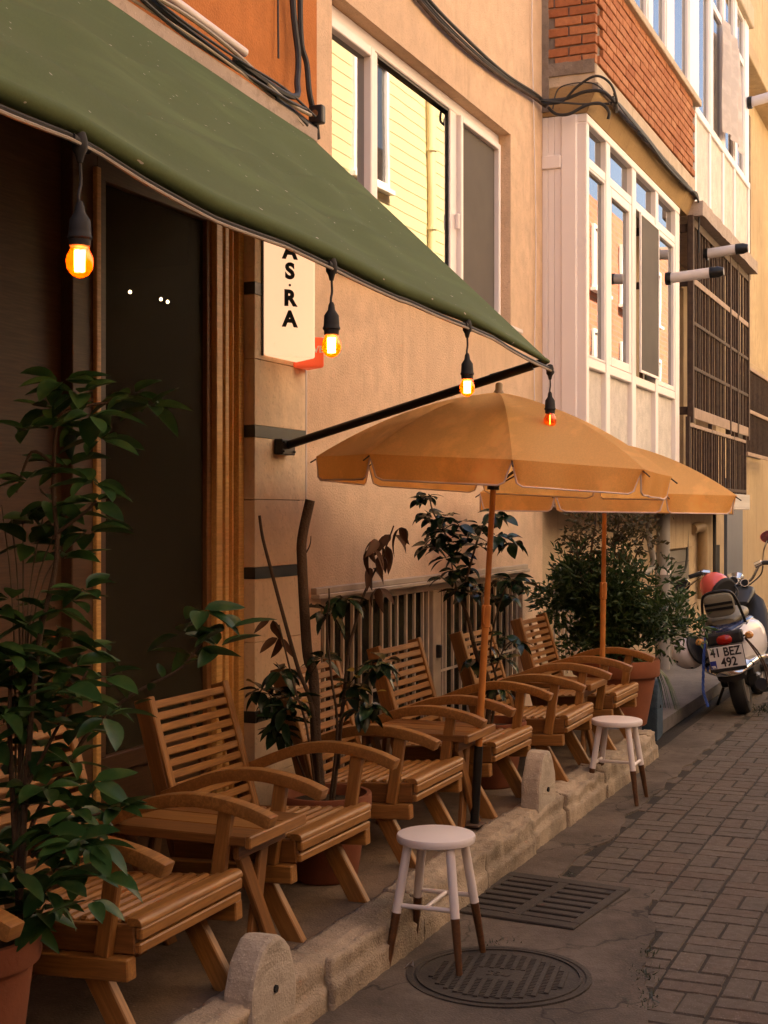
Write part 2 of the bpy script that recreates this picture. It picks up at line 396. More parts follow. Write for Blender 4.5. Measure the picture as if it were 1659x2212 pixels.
M['siding'] = plain('yellow_siding', (0.60,0.50,0.27), 0.6, var=0.06)
M['sidinggrey'] = plain('grey_siding', (0.56,0.50,0.42), 0.7, var=0.1)
def brickwall(name):
    t = NT(name); tc = t.n('ShaderNodeTexCoord'); sx = t.n('ShaderNodeSeparateXYZ'); cx = t.n('ShaderNodeCombineXYZ'); t.l(tc.outputs['Object'], sx.inputs[0]); t.l(sx.outputs[0], cx.inputs[0]); t.l(sx.outputs[2], cx.inputs[1])
    b = t.n('ShaderNodeTexBrick'); b.inputs['Scale'].default_value = 1; b.inputs['Brick Width'].default_value = .4; b.inputs['Row Height'].default_value = .14; b.inputs['Mortar Size'].default_value = .014
    b.inputs['Color1'].default_value = (.42,.15,.07,1); b.inputs['Color2'].default_value = (.34,.11,.05,1); b.inputs['Mortar'].default_value = (.2,.15,.12,1); t.l(cx.outputs[0], b.inputs[0]); t.col(b.outputs[0]); t.set(Roughness=.9); return t.m
M['brickwall'] = brickwall('distant_brickwork')
M['brownwall'] = stucco('brown_render', (0.26,0.17,0.11), 0.1)
M['creamwall'] = stucco('cream_render', (0.60,0.50,0.38), 0.1)
M['tile'] = plain('roof_tile', (0.33,0.12,0.06), 0.8, var=0.3)

# ================================================================ SETTING: ground, road, kerb
def disp(me, amp, scale, seed=0, zfix=None):
    for v in me.vertices:
        p = v.co
        if zfix is not None and p.z < zfix: continue
        n = noise.noise_vector(Vector((p.x*scale+seed, p.y*scale, p.z*scale))) + 0.5*noise.noise_vector(Vector((p.x*scale*3+seed, p.y*scale*3, p.z*scale*3)))
        v.co = p + n*amp
    me.update()
def fine_box(x0,x1,y0,y1,z0,z1,s):
    bm = bmesh.new(); bmesh.ops.create_cube(bm, size=1)
    for v in bm.verts: v.co = Vector((x0 if v.co.x<0 else x1, y0 if v.co.y<0 else y1, z0 if v.co.z<0 else z1))
    for ax, L in ((0,x1-x0),(1,y1-y0),(2,z1-z0)):
        n = max(0, int(L/s)-1)
        if n:
            es = [e for e in bm.edges if abs((e.verts[0].co-e.verts[1].co)[ax]) > L*0.99]
            bmesh.ops.subdivide_edges(bm, edges=es, cuts=n, use_grid_fill=True)
    me = bpy.data.meshes.new('piece'); bm.to_mesh(me); bm.free(); return me

struct(MB().box(-60,120,-60,60,-0.4,-0.06).build('ground', M['road']))
road = struct(MB().box(-30,70,-2.4,2.05,-0.06,-0.005).build('road', M['road']))
def gedge(x):                                    # street-side edge of the concrete gutter
    base = 0.93 if x < 4.2 else (0.93+(x-4.2)*0.19 if x < 5.95 else 1.685)
    return base + 0.05*noise.noise(Vector((x*2.3,0.3,0))) + 0.025*noise.noise(Vector((x*9,2.3,0)))
g = MB(); xs = [-4+i*0.06 for i in range(int(24/0.06))]
xs = sorted(xs + [5.94,5.955])
def gz(x, y):                                    # dished gutter, worn surface
    e = gedge(x); t = min(1,max(0,(y-e)/max(0.05,1.95-e)))
    return 0.006 - 0.006*math.sin(t*math.pi)*0 + 0.004*noise.noise(Vector((x*2,y*2,1)))*min(1,t*4) 
for a, b in zip(xs[:-1], xs[1:]):
    n = 7
    pa = [(a, gedge(a)+(1.97-gedge(a))*k/n) for k in range(n+1)]; pb = [(b, gedge(b)+(1.97-gedge(b))*k/n) for k in range(n+1)]
    for k in range(n):
        q = [pa[k], pb[k], pb[k+1], pa[k+1]]
        g.add([(x,y,gz(x,y)) for x,y in q], [(0,1,2,3)])
    g.add([(a,pa[0][1],gz(*pa[0])),(b,pb[0][1],gz(*pb[0])),(b,pb[0][1]-.004,-0.02),(a,pa[0][1]-.004,-0.02)], [(0,1,2,3)])
struct(g.build('gutter', M['gutter'], smooth=False))
# basket weave pavers: pairs, each pair turned against its neighbour
U = 0.212; pmesh = []
for k in range(6):
    me = fine_box(-0.101,0.101,-0.0495,0.0495,-0.03,0,0.0235); random.seed(k)
    for v in me.vertices:
        if v.co.z > -0.01:
            e = max(abs(v.co.x)/0.101, abs(v.co.y)/0.0495)
            v.co.z += random.uniform(-0.0012,0.0008) - (0.0055 if e > 0.97 else 0)
            if e > 0.97: v.co.x *= random.uniform(0.985,0.998); v.co.y *= random.uniform(0.97,0.995)
            elif abs(v.co.y) > .02 or abs(v.co.x) > .07: v.co.x *= 1.28 if abs(v.co.x) > .07 else 1; v.co.y *= 1.84 if abs(v.co.y) > .02 and abs(v.co.y) < .028 else 1
    me.materials.append(M['paver']); pmesh.append(me)
random.seed(5); cells = []
for i in range(int(3.4/U), int(30/U)):
    for j in range(int(-2.2/U), int(1.72/U)+1):
        cx, cy = (i+0.5)*U+0.03, (j+0.5)*U-0.06
        for s in (-1,1):
            x, y, rz = (cx, cy+s*U/4, 0) if (i+j) % 2 else (cx+s*U/4, cy, R(90))
            if y - 0.02 > gedge(x): continue
            if x > 9.5 and random.random() < 0: continue
            cells.append((x,y,rz))
def vis(c): return c[1] > 0.128*c[0]-0.15
inview = sorted([c for c in cells if vis(c) and c[0] < 13], key=lambda c: c[0])[:300]
near = set(inview)
for (x,y,rz) in inview:
    o = obj('paver', random.choice(pmesh), None, road)
    o.location = (x+random.uniform(-.003,.003), y+random.uniform(-.003,.003), random.uniform(-.0012,.0015)); o.rotation_euler = (random.uniform(-.016,.016), random.uniform(-.010,.010), rz+random.choice((0,math.pi))+random.uniform(-.02,.02))
rest = MB()
for (x,y,rz) in cells:
    if (x,y,rz) in near: continue
    hx, hy = (0.0995,0.0475) if rz == 0 else (0.0475,0.0995); t = random.uniform(-.002,.001)
    rest.box(x-hx,x+hx,y-hy,y+hy,-0.02,t+.0015)
ro = stuff(rest.build('far_pavers', M['paver'], road))
# weeds and litter in the joints
wd = MB(); random.seed(9)
for (cx,cy,n,sp) in ((4.80,1.06,60,.05),(4.55,1.0,50,.05),(5.05,1.1,36,.04),(11.7,1.55,260,.16),(5.98,1.66,20,.05),(8.9,1.97,30,.1),(4.95,1.62,40,.05)):
    for k in range(n):
        x, y = cx+random.gauss(0,sp), cy+random.gauss(0,sp*0.5); h = random.uniform(.006,.02)*(1 if cx < 11 else 2.2); a = random.uniform(0,6.28); d = Vector((math.cos(a),math.sin(a),0))*0.004
        l = Vector((random.gauss(0,.02),random.gauss(0,.02),h)); p = Vector((x,y,0)); wd.add([p-d,p+d,p+l], [(0,1,2)])
stuff(tag(wd.build('weeds', M['weed'], fix=False), 'low weeds growing in the joints of the paving', 'weeds'))

# raised terrace, kerb stones, far pavement
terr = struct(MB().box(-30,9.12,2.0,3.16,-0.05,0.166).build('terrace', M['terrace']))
random.seed(21); x = -1.2; k = 0
while x < 9.0:
    L = random.uniform(0.55,0.95); x1 = min(x+L, 9.1)
    me = fine_box(x+0.004,x1-0.004,1.905+random.uniform(-.012,.012),2.06,-0.04,0.176+random.uniform(-.008,.008),0.02)
    for v in me.vertices:                         # worn rounded street edge with chips
        if v.co.y < 1.95 and v.co.z > 0.1: v.co.y += 0.012+0.02*max(0,noise.noise(v.co*9)); v.co.z -= 0.008+0.03*max(0,noise.noise(v.co*7+Vector((3,1,2))))
    disp(me, 0.0065, 14, k*3.1, 0.0); disp(me, 0.0045, 42, k*1.7, 0.0)
    for p in me.polygons: p.use_smooth = True
    obj('kerb_stone', me, M['kerb'], terr); x = x1; k += 1
walk = MB().box(9.12,60,2.16,3.4,-0.05,0.05)
struct(walk.build('pavement', M['walk']))
struct(MB().box(-8,70,-3.4,-2.0,-0.05,0.12).build('opposite_pavement', M['walk']))

# manhole cover and drain grate
mh = thing('manhole_cover', 'round cast iron manhole cover with ribbed pattern under the near white stool', 'manhole cover', (4.585,1.515,0.008), R(8))
MB().lathe([(0,-0.02),(0.318,-0.02),(0.318,0.004),(0.30,0.004),(0.296,0.0),(0,0.0)],48).build('cover', M['castiron'], mh, smooth=True)
MB().lathe([(0.286,-.002),(0.286,0.0055),(0.276,0.0055),(0.276,-.002)],48).build('rim_ring', M['castiron'], mh)
rb = MB(); 
for i in range(-6,7):
    y = i*0.037; L = math.sqrt(max(0,0.236**2-y*y))
    if abs(i) <= 2:
        rb.box(-L,-0.06,y-.008,y+.008,-.002,0.006); rb.box(0.06,L,y-.008,y+.008,-.002,0.006)
    elif L > 0.03: rb.box(-L,L,y-.008,y+.008,-.002,0.006)
rb.build('raised_ribs', M['castiron'], mh)
stuff(MB().box(0,0,0,0,0,0).build('x', M['castiron'])) if False else None
cr = MB()
for i in range(-6,6):
    for j in range(-15,16):
        x, y = j*0.0155, i*0.037+0.0185
        if x*x+y*y < 0.225**2 and not (abs(x) < 0.062 and abs(y) < 0.075): cr.box(x-.004,x+.004,y-.010,y+.010,-.002,0.0035)
cr.build('cross_ribs', M['castiron'], mh)
MB().box(-0.055,0.055,-0.085,0.085,-.002,0.004).build('name_panel', M['castiron'], mh)
me = text_mesh('İSU', 0.055, 0.0015); o = obj('lettering', me, M['castiron'], mh); o.location = (0.0,0,0.005); o.rotation_euler = (0,0,R(-90))
gr = thing('drain_grate', 'rectangular cast iron street drain grate with two rows of slots', 'drain grate', (5.545,1.655,0.01), R(-6))
MB().box(-0.30,0.30,-0.255,0.255,-0.03,-0.002).build('pit', M['dark'], gr)
fr = MB(); fr.box(-0.33,-0.265,-0.275,0.275,-.02,.008); fr.box(0.265,0.33,-0.275,0.275,-.02,.008); fr.box(-0.265,0.265,-0.275,-0.235,-.02,.008); fr.box(-0.265,0.265,0.235,0.275,-.02,.008); fr.box(-0.265,0.265,-0.024,0.024,-.02,.0085)
fr.build('frame', M['castiron'], gr, bevel=0.003)
for i in range(7):
    x = -0.265+0.53*(i+0.5)/7
    for s in (-1,1):
        MB().box(x-.024,x+.024,0.024 if s>0 else -0.235,0.235 if s>0 else -0.024,-.02,.007).build('bar', M['castiron'], gr, bevel=0.003)
ps = MB().add([(4.53,1.845,.008),(4.56,1.835,.012),(4.55,1.82,.034),(4.525,1.83,.02),(4.54,1.81,.008)],[(0,1,2),(0,2,3),(1,4,2)]).build('paper_scrap', M['paper'], fix=False)
tag(ps, 'crumpled white scrap of paper by a leg of the near stool', 'litter')

def kerb_block(x, y, label, mat, w_=0.125, h=0.335, d=0.20, z0=-0.02, rz=0, sd=0):
    prof = [(-w_,0),(-w_*1.0,h*0.42)]+[(-w_*math.cos(a), h*0.42+(h*0.58)*math.sin(a)) for a in [R(q) for q in range(15,180,15)]]+[(w_,h*0.42),(w_,0)]
    o = MB().prism(prof, 'y', -d/2, d/2).build('kerb_block', mat, bevel=0.014, seg=2)
    bm = bmesh.new(); bm.from_mesh(o.data); bmesh.ops.triangulate(bm, faces=[f for f in bm.faces if len(f.verts) > 4]); bmesh.ops.subdivide_edges(bm, edges=[e for e in bm.edges if e.calc_length() > 0.05], cuts=2); bm.to_mesh(o.data); bm.free()
    disp(o.data, 0.004, 12, sd); o.location = (x,y,z0); o.rotation_euler = (0,0,rz)
    hole = MB().tube([(0,-d/2-0.006,h*0.55),(0,-d/2+0.01,h*0.55)],0.012,8)
    tag(o, label, 'stone block', 'round topped blocks along the kerb')
    h_ = hole.build('hole', M['dark'], o); return o
kerb_block(3.69, 1.965, 'round-topped concrete block on the kerb at the bottom left, in front of the nearest chair', M['block'], 0.142, 0.345, 0.10, 0.0, 0, 3)
kerb_block(6.63, 1.985, 'round-topped concrete block on the kerb between the two white stools', M['block'], 0.15, 0.425, 0.095, 0.01, 0, 8)
kerb_block(9.88, 2.12, 'blue painted round-topped block behind the largest terracotta pot', M['bluepaint'], 0.15, 0.42, 0.11, 0.0, R(4), 15)

# ================================================================ BUILDINGS
def wall(x0, x1, z0, z1, holes, y, depth=0.25):
    """front face with rectangular holes (x0,x1,z0,z1) and their reveals"""
    b = MB(); X = sorted({x0,x1,*[h[0] for h in holes],*[h[1] for h in holes]}); Zs = sorted({z0,z1,*[h[2] for h in holes],*[h[3] for h in holes]})
    for a, c in zip(X[:-1], X[1:]):
        for p, q in zip(Zs[:-1], Zs[1:]):
            if any(h[0] <= a and c <= h[1] and h[2] <= p and q <= h[3] for h in holes): continue
            b.add([(a,y,p),(c,y,p),(c,y,q),(a,y,q)], [(0,1,2,3)])
    d = y+depth
    for (a,c,p,q) in holes:
        b.add([(a,y,p),(c,y,p),(c,y,q),(a,y,q),(a,d,p),(c,d,p),(c,d,q),(a,d,q)], [(0,1,5,4),(1,2,6,5),(2,3,7,6),(3,0,4,7),(4,5,6,7)])
    b.add([(x0,y,z0),(x0,d+.1,z0),(x0,d+.1,z1),(x0,y,z1),(x1,y,z0),(x1,d+.1,z0),(x1,d+.1,z1),(x1,y,z1)], [(0,1,2,3),(4,7,6,5),(3,2,6,7)])
    bm_ = b.mesh('wall', fix=False)
    bm = bmesh.new(); bm.from_mesh(bm_); bmesh.ops.remove_doubles(bm, verts=bm.verts, dist=1e-5); bm.to_mesh(bm_); bm.free()
    return bm_
def rframe(b, x0, x1, z0, z1, w_, y0, y1, mi=0, wt=None):
    wt = wt or w_
    b.box(x0,x0+w_,y0,y1,z0,z1,mi); b.box(x1-w_,x1,y0,y1,z0,z1,mi); b.box(x0+w_,x1-w_,y0,y1,z0,z0+w_,mi); b.box(x0+w_,x1-w_,y0,y1,z1-wt,z1,mi)

# ---- cafe building (left, orange above the awning)
cafe = thing('cafe_building', 'orange painted cafe facade with timber door and striped marble pillar under the awning', 'building', (4,3,0))
def P(o, par=cafe):                    # keep world coordinates under a moved parent
    o.parent = par; o.matrix_parent_inverse = Matrix.Translation(-par.location) ; return o
P(obj('wall', wall(-30,6.218,3.22,12.2,[],2.997), M['orange']))
P(MB().box(-30,6.6,3.36,9,3.4,12.1).build('building_core', M['ochre']))
for (a,b_,c_) in ((.17,.409,0),(.409,.66,0),(.711,1.02,0),(1.02,1.304,0),(1.355,1.66,0),(1.66,1.94,0),(1.993,2.29,0),(2.29,2.58,0),(2.634,2.93,0),(2.93,3.22,0)):
    P(MB().box(5.525,6.036,2.97,3.1,a+.0015,b_-.0015).build('marble_slab', M['marble'], bevel=.0015))
for a, b_ in ((.66,.711),(1.304,1.355),(1.94,1.993),(2.58,2.634)):
    P(MB().box(5.523,6.038,2.9675,3.1,a,b_).build('dark_band', M['band']))
P(MB().box(6.036,6.25,3.004,3.3,-.05,3.3).build('pillar_core', M['beige']))
# timber shop front: side panel, door, mouldings
P(MB().box(-30,4.27,3.10,3.16,-.05,3.3).build('timber_panel', M['darkwood']))
for xx in (0.6,1.8,3.0): P(MB().box(xx,xx+.05,3.085,3.105,.2,3.2).build('panel_rib', M['darkwood'], bevel=.004))
dr = P(MB().box(4.27,4.40,3.05,3.14,.16,3.0).build('door_frame', M['darkwood'], bevel=.004))
def D(o): o.parent = dr; return o
rail = MB(); rail.box(4.435,5.262,3.062,3.115,.17,.40); rail.box(4.435,5.262,3.055,3.12,.60,.67); rail.box(4.435,5.262,3.055,3.12,2.862,3.0); rail.box(4.40,4.435,3.055,3.125,.17,3.0); rail.box(4.435,4.485,3.05,3.12,.67,2.862); rail.box(4.435,5.262,3.075,3.105,.40,.60)
D(rail.build('door_leaf', M['darkwood'], bevel=.003))
D(MB().box(4.402,4.432,3.035,3.055,.17,2.9).build('moulding', M['doorwood'], bevel=.003))
D(MB().box(4.485,5.262,3.083,3.089,.67,2.862).build('pane', M['glassD']))
for (a,b_,y0,mt) in ((5.262,5.300,3.06,'midwood'),(5.300,5.352,3.035,'doorwood'),(5.352,5.368,3.06,'midwood'),(5.368,5.400,3.03,'doorwood'),(5.400,5.428,3.05,'doorwood'),(5.428,5.438,3.028,'doorwood'),(5.438,5.475,3.055,'midwood'),(5.475,5.522,3.022,'doorwood')):
    P(MB().box(a,b_,y0,3.16,.165,3.2).build('frame_moulding', M[mt], bevel=.003))
P(MB().box(4.2,5.53,3.05,3.3,3.0,3.4).build('transom', M['darkwood']))
rm = MB(); rm.add([(2.6,3.16,.16),(8.6,3.16,.16),(8.6,7.5,.16),(2.6,7.5,.16),(2.6,3.16,3.36),(8.6,3.16,3.36),(8.6,7.5,3.36),(2.6,7.5,3.36)],[(0,1,2,3),(4,7,6,5),(1,5,6,2),(2,6,7,3),(3,7,4,0)])
P(rm.build('interior_room', M['darkwood'], fix=False))
for i, (p, q) in enumerate((((6.40,4.2,2.79),'leftmost'),((6.71,4.2,2.795),'middle'),((6.78,4.2,2.79),'rightmost'))):
    o = MB().lathe([(0,-.009),(.006,-.007),(.009,0),(.006,.007),(.002,.010),(0,.011)],12,p).build('pendant_bulb', M['lampdot'], smooth=True)
    tag(o, f'{q} of three tiny lit pendant bulbs seen through the dark door glass', 'lamp', 'pendant bulbs inside the cafe')
# ledge over the awning, pipe and cables running along it
P(MB().prism([(2.0,3.60),(6.03,3.44),(6.03,3.37),(2.0,3.50)], 'y', 2.90, 2.999).build('ledge', M['slab'], bevel=.006))
def cable(name, pts, r, mat, label, cat='cable', group=None, n=7, sub=6):
    o = MB().tube(bez(pts, sub), r, n).build(name, mat, smooth=True); return tag(o, label, cat, group)
cable('conduit_pipe', [(2.5,2.915,3.70),(4.0,2.915,3.655),(5.33,2.915,3.59)], 0.020, M['pipewhite'], 'cream conduit pipe lying along the ledge above the awning', 'pipe', n=10)
random.seed(4)
for k in range(5):
    y = 2.89+random.uniform(-.02,.02); pts = [(2.5+i*0.45, y+random.uniform(-.012,.012), 3.655-(2.5+i*.45-2.5)*0.048+random.uniform(-.022,.03)-0.02*k*0.5) for i in range(8)]
    pts.append((5.92+random.uniform(-.05,.06), y, 3.44+random.uniform(-.03,.05)))
    cable('wall_cable', pts, random.choice((.006,.009,.012)), M[['cable','cablegrey','cable','cable','cablegrey'][k]], ('uppermost black','pale upper','middle black','lower black','lowest pale')[k]+' cable tied along the ledge above the awning', 'cable', 'cables tied along the awning ledge')
cable('riser_cable', [(5.955,2.95,4.9),(5.94,2.95,4.2),(5.95,2.95,3.85),(5.99,2.94,3.74),(6.0,2.93,3.6),(6.06,2.93,3.5),(6.13,2.95,3.42)], 0.014, M['cable'], 'thick black cable hanging down the orange wall, right of the pair', 'cable', 'cables rising up the orange wall')
cable('riser_cable', [(5.86,2.95,4.9),(5.855,2.95,4.2),(5.87,2.95,3.95),(5.90,2.94,3.75),(5.87,2.93,3.62),(5.80,2.90,3.53),(5.6,2.89,3.50),(5.2,2.89,3.52)], 0.015, M['cable'], 'thick black cable hanging down the orange wall, left of the pair', 'cable', 'cables rising up the orange wall')
cable('riser_cable', [(5.78,2.98,4.9),(5.77,2.98,4.1),(5.755,2.97,3.7)], 0.005, M['cable'], 'thin black wire hanging down the orange wall beside two thick cables', 'cable', 'cables rising up the orange wall')
sec = thing('security_camera', 'small black square camera on the wall at the end of the awning ledge', 'camera', (6.02,2.90,3.50))
MB().box(-.022,.022,-.038,.038,-.045,.045).build('housing', M['camhouse'], sec, bevel=.014, seg=3)
MB().tube([(-.026,0,0),(-.018,0,0)],.018,14).build('lens', M['glassS'], sec)
MB().tube([(0,.03,-.02),(.02,.099,-.05)],.008,8).build('bracket', M['camhouse'], sec)
cable('drop_conduit', [(6.062,2.985,2.32),(6.062,2.985,1.2),(6.055,2.985,.4)], 0.011, M['pipewhite'], 'slim white conduit running down the edge of the marble pillar', 'pipe', n=8, sub=2)

# ---- illuminated signs on the pillar
def tri_sign(name, L, Mm, Rr, z0, z1, mats, label):
    t = thing(name, label, 'sign', (*L, z0)); ox, oy = L
    p = [(0,0),(Mm[0]-ox,Mm[1]-oy),(Rr[0]-ox,Rr[1]-oy)]
    MB().prism(p,'z',0,z1-z0).build('light_box', mats[0], t, bevel=.012, seg=3); return t, Vector((p[2][0],p[2][1],0))
s1, rv = tri_sign('lightbox_sign', (5.595,2.966), (5.93,2.966), (5.795,2.800), 2.31, 3.12, [M['signlit']], 'glowing cream lightbox sign with vertical black lettering on the pillar')
dirx = rv.normalized(); nrm = Vector((dirx.y,-dirx.x,0)); 
if nrm.x > 0: nrm = -nrm
for ch, zz, dy in (('A',2.480,0),('R',2.575,0),('S',2.698,0),('A',2.789,0)):
    o = obj('letter', text_mesh(ch, 0.098, .0012, .0048), M['ink'], s1)
    x = dirx; z = Vector((0,0,1)); mt = Matrix((x, z, x.cross(z))).transposed().to_4x4(); mt.translation = rv*0.50 + nrm*.0045 + Vector((0,0,zz-2.31)); o.matrix_local = mt
o = MB().lathe([(0,-.001),(.006,-.001),(.006,.001),(0,.001)],12).build('letter', M['ink'], s1); mt = mt.copy(); mt.translation = rv*0.50 + nrm*.0048 + Vector((0,0,2.637-2.31)); o.matrix_local = mt
MB().box(-.008,.002,-.004,.03,.0,.81).build('edge_trim', M['black'], s1)
s2, rv2 = tri_sign('red_sign', (5.90,2.968), (6.06,2.968), (5.965,2.835), 2.285, 2.43, [M['signred']], 'small red lit sign with white letters behind the cream lightbox')
o = obj('lettering', text_mesh('KAHVE', .045, .001, .001), M['plate'], s2); x = rv2.normalized(); mt = Matrix((x, Vector((0,0,1)), x.cross(Vector((0,0,1))))).transposed().to_4x4(); mt.translation = rv2*0.5 + Vector((x.y,-x.x,0))*(.005 if x.y < 0 else .005) + Vector((0,0,.085)); o.matrix_local = mt

# ---- beige apartment building with the first floor window
apt = thing('apartment_building', 'beige stucco house with three-part window above and barred basement window', 'building', (8,3,0))
def A(o): return P(o, apt)
W0 = (6.40,9.342,2.885,4.245); B0 = (6.27,9.62,.17,1.175)
A(obj('wall', wall(6.036,10.12,-.05,12.2,[W0,B0],3.0,.2), M['beige']))
A(MB().box(6.7,10.3,3.45,9,3.5,12.1).build('building_core', M['beige']))
wn = A(MB().box(0,0.001,0,0.001,0,0.001).build('tmp', M['white'])); bpy.data.objects.remove(wn)
b = MB(); x0,x1,z0,z1 = W0; y0, y1 = 3.085, 3.15
b.box(x0,x1,y0,y1,z1-.075,z1); b.box(x0,x1,y0,y1,z0,z0+.06); b.box(x0,x0+.07,y0,y1,z0+.06,z1-.075); b.box(x1-.045,x1,y0,y1,z0+.06,z1-.075)
b.box(7.105,7.185,y0,y1,z0+.06,z1-.075); b.box(8.36,8.475,y0,y1,z0+.06,z1-.075)
win = A(b.build('window', M['white'], bevel=.006))
def inW(o): o.parent = win; return o
sb = MB(); rframe(sb, x0+.075,7.10,z0+.065,z1-.08,.055,y0-.022,y1-.01); inW(sb.build('sash', M['white'], bevel=.005))
sb = MB(); rframe(sb, 8.48,x1-.05,z0+.065,z1-.08,.04,y0-.03,y1-.01); inW(sb.build('sash', M['white'], bevel=.004))
sb = MB(); rframe(sb, 7.187,8.358,z0+.062,z1-.077,.012,y0+.012,y1-.01); inW(sb.build('gasket', M['black']))
for (a,c) in ((x0+.128,7.047),(7.198,8.347)): inW(MB().box(a,c,y0+.022,y0+.03,z0+.10,z1-.12).build('pane', M['glassS']))
inW(MB().box(8.52,x1-.09,y0+.005,y0+.012,z0+.105,z1-.12).build('fly_screen', M['screen']))
inW(MB().box(8.43,8.45,y0-.03,y0-.005,3.42,3.52).build('handle', M['white'], bevel=.004))
A(MB().box(x0-.04,x1+.07,2.93,3.08,2.855,2.886).build('window_sill', M['whitepaint'], bevel=.006))
# barred basement window
lb = MB(); lb.box(6.16,9.66,2.955,3.06,1.178,1.20); lb.box(6.16,9.66,2.97,3.06,1.2,1.232)
A(lb.build('basement_lintel', M['framegrey'], bevel=.004))
b = MB(); b.box(6.27,9.62,3.03,3.09,1.13,1.175); b.box(6.27,6.335,3.03,3.09,.17,1.13); b.box(7.885,8.02,3.02,3.09,.17,1.13); b.box(9.57,9.62,3.03,3.09,.17,1.13)
bw = A(b.build('basement_window', M['framegrey'], bevel=.004))
def inB(o): o.parent = bw; return o
barm = MB().box(-.008,.008,-.008,.008,-.48,.48).mesh('bar'); barm.materials.append(M['bargrey'])
for xx in [6.40,6.50,6.62,6.75,6.85,7.0,7.14,7.27,7.37,7.5,7.63,7.76,7.85, 8.09,8.15,8.29,8.44,8.58,8.72,8.87,9.0,9.13,9.26,9.4,9.5]:
    inB(obj('bar', barm, None, None, loc=(xx+random.uniform(-.006,.006),3.045,.65)))
for (a,c) in ((6.335,7.885),(8.02,9.57)):
    inB(MB().box(a,c,3.038,3.046,.62,.635).build('cross_bar', M['bargrey'])); inB(MB().box(a,c,3.10,3.105,.17,1.13).build('pane', M['glassD']))
    inB(MB().box(a+.02,c-.02,3.125,3.13,.2,1.1).build('blind', plain('blind_grey_green', (0.045,0.045,0.036), .8, var=.3, scale=3)))
inB(MB().box(7.93,7.965,2.99,3.03,.72,.80).build('padlock', M['black'], bevel=.006))
# cables across the beige wall
for k, (dz, r, dy) in enumerate(((0,.009,0),(.022,.011,-.006),(-.018,.005,.0),(-.032,.012,.008))):
    cable('wall_cable', [(6.2,2.965+dy,4.78+dz),(7.5,2.965+dy,4.60+dz),(8.3,2.96+dy,4.56+dz+random.uniform(-.01,.01)),(9.1,2.965+dy,4.58+dz*.6),(9.75,2.955+dy,4.63+dz*.5),(10.05,2.95+dy,4.635+dz*.3)], r, M['cable'] if k < 3 else M['iron'], ('second cable from the top of the bundle across the beige wall','topmost black cable of the bundle across the beige wall','thinnest cable of the bundle across the beige wall','lowest brown cable of the bundle across the beige wall')[k], 'cable', 'cables across the beige wall')
cable('thin_wire', [(9.86,2.985,6.2),(9.80,2.985,5.2),(9.84,2.985,4.6),(9.90,2.985,3.6),(9.86,2.985,2.6),(9.92,2.985,1.9)], .0045, M['pipewhite'], 'thin pale wire hanging down the beige wall beside the white bay', 'cable', n=5)
for k, pts in enumerate(([(9.95,2.95,4.64),(10.02,2.80,4.655),(10.02,2.65,4.69),(10.03,2.52,4.68),(10.1,2.44,4.60),(10.3,2.48,4.6)],
    [(9.95,2.95,4.62),(10.0,2.82,4.63),(10.0,2.70,4.73),(10.0,2.56,4.79),(10.02,2.46,4.73),(10.05,2.42,4.62),(10.1,2.44,4.585)],
    [(10.0,2.92,4.60),(10.0,2.86,4.545),(10.0,2.76,4.535),(10.02,2.64,4.59),(10.05,2.54,4.60),(10.1,2.49,4.55),(10.12,2.50,4.50)],
    [(9.9,2.95,4.63),(10.05,2.70,4.615),(10.08,2.48,4.60)],
    [(9.98,2.88,4.58),(10.0,2.85,4.72),(10.0,2.75,4.755),(10.02,2.6,4.75),(10.05,2.52,4.70)])):
    cable('loop_cable', pts, (.013,.0095,.012,.008,.005)[k], M['cable'], ('thick black cable bowing round the corner of the brick bay','black cable arching highest over the bay corner','black cable drooping lowest under the bay corner','straight black cable running across the bay corner','thinnest looping wire at the bay corner')[k], 'cable', 'looping cables at the bay corner')
for k in range(4):
    cable('soffit_cable', [(10.12,2.475-.006*k,4.62+.02*k),(10.6,2.53-.006*k,4.74-.012*k),(11.6,2.545-.006*k,4.75-.015*k),(12.4,2.55-.005*k,4.745-.018*k+random.uniform(-.02,.02)),(13.4,2.55-.005*k,4.74-.016*k),(14.02,2.55,4.70+.01*k),(14.1,2.56,4.50-.1*k)], .010-.001*k, M['cable'], ('nearest the street','second','third','thinnest')[k]+' of the black cables slung under the brick bay edge', 'cable', 'cables under the brick bay edge')

# ---- house with the white glazed bay and the brick bay above it
bay = thing('bay_building', 'house with white glazed bay below and red brick bay with upper windows', 'building', (12,3,0))
def Y(o): return P(o, bay)
YB, YK = 2.674, 2.59
Y(obj('wall', wall(10.12,40,-.05,1.64,[(10.35,11.6,.35,1.2)],3.0), M['ochre']))
Y(obj('wall', wall(14.06,17.7,1.82,4.56,[(14.5,16.9,1.9,4.3)],3.25), M['ochre']))
Y(obj('wall', wall(17.7,40,1.64,12.2,[(18.6,20.6,4.95,7.3),(22.5,24.5,4.95,7.3)],3.0), M['ochre']))
Y(MB().box(10.4,40,3.55,9,.2,12.1).build('building_core', M['ochre']))
Y(MB().box(10.12,40,3.02,3.6,7.6,12.2).build('upper_wall', M['ochre']))
slab = Y(MB().box(10.12,17.58,YK,3.05,1.64,1.815).build('bay_slab', M['slab'], bevel=.006))
rib = MB().box(-.028,.028,-.012,.012,-.092,.092).mesh('fascia_rib', bevel=.006); rib.materials.append(M['panel'])
for i in range(46):
    o = obj('fascia_rib', rib, None, slab); o.location = (13.72+i*.0845, YK-.013, 1.728)
o = MB().box(13.3,13.66,YK-.02,YK+.01,1.64,1.82).build('fascia_tile', M['cable'], slab)
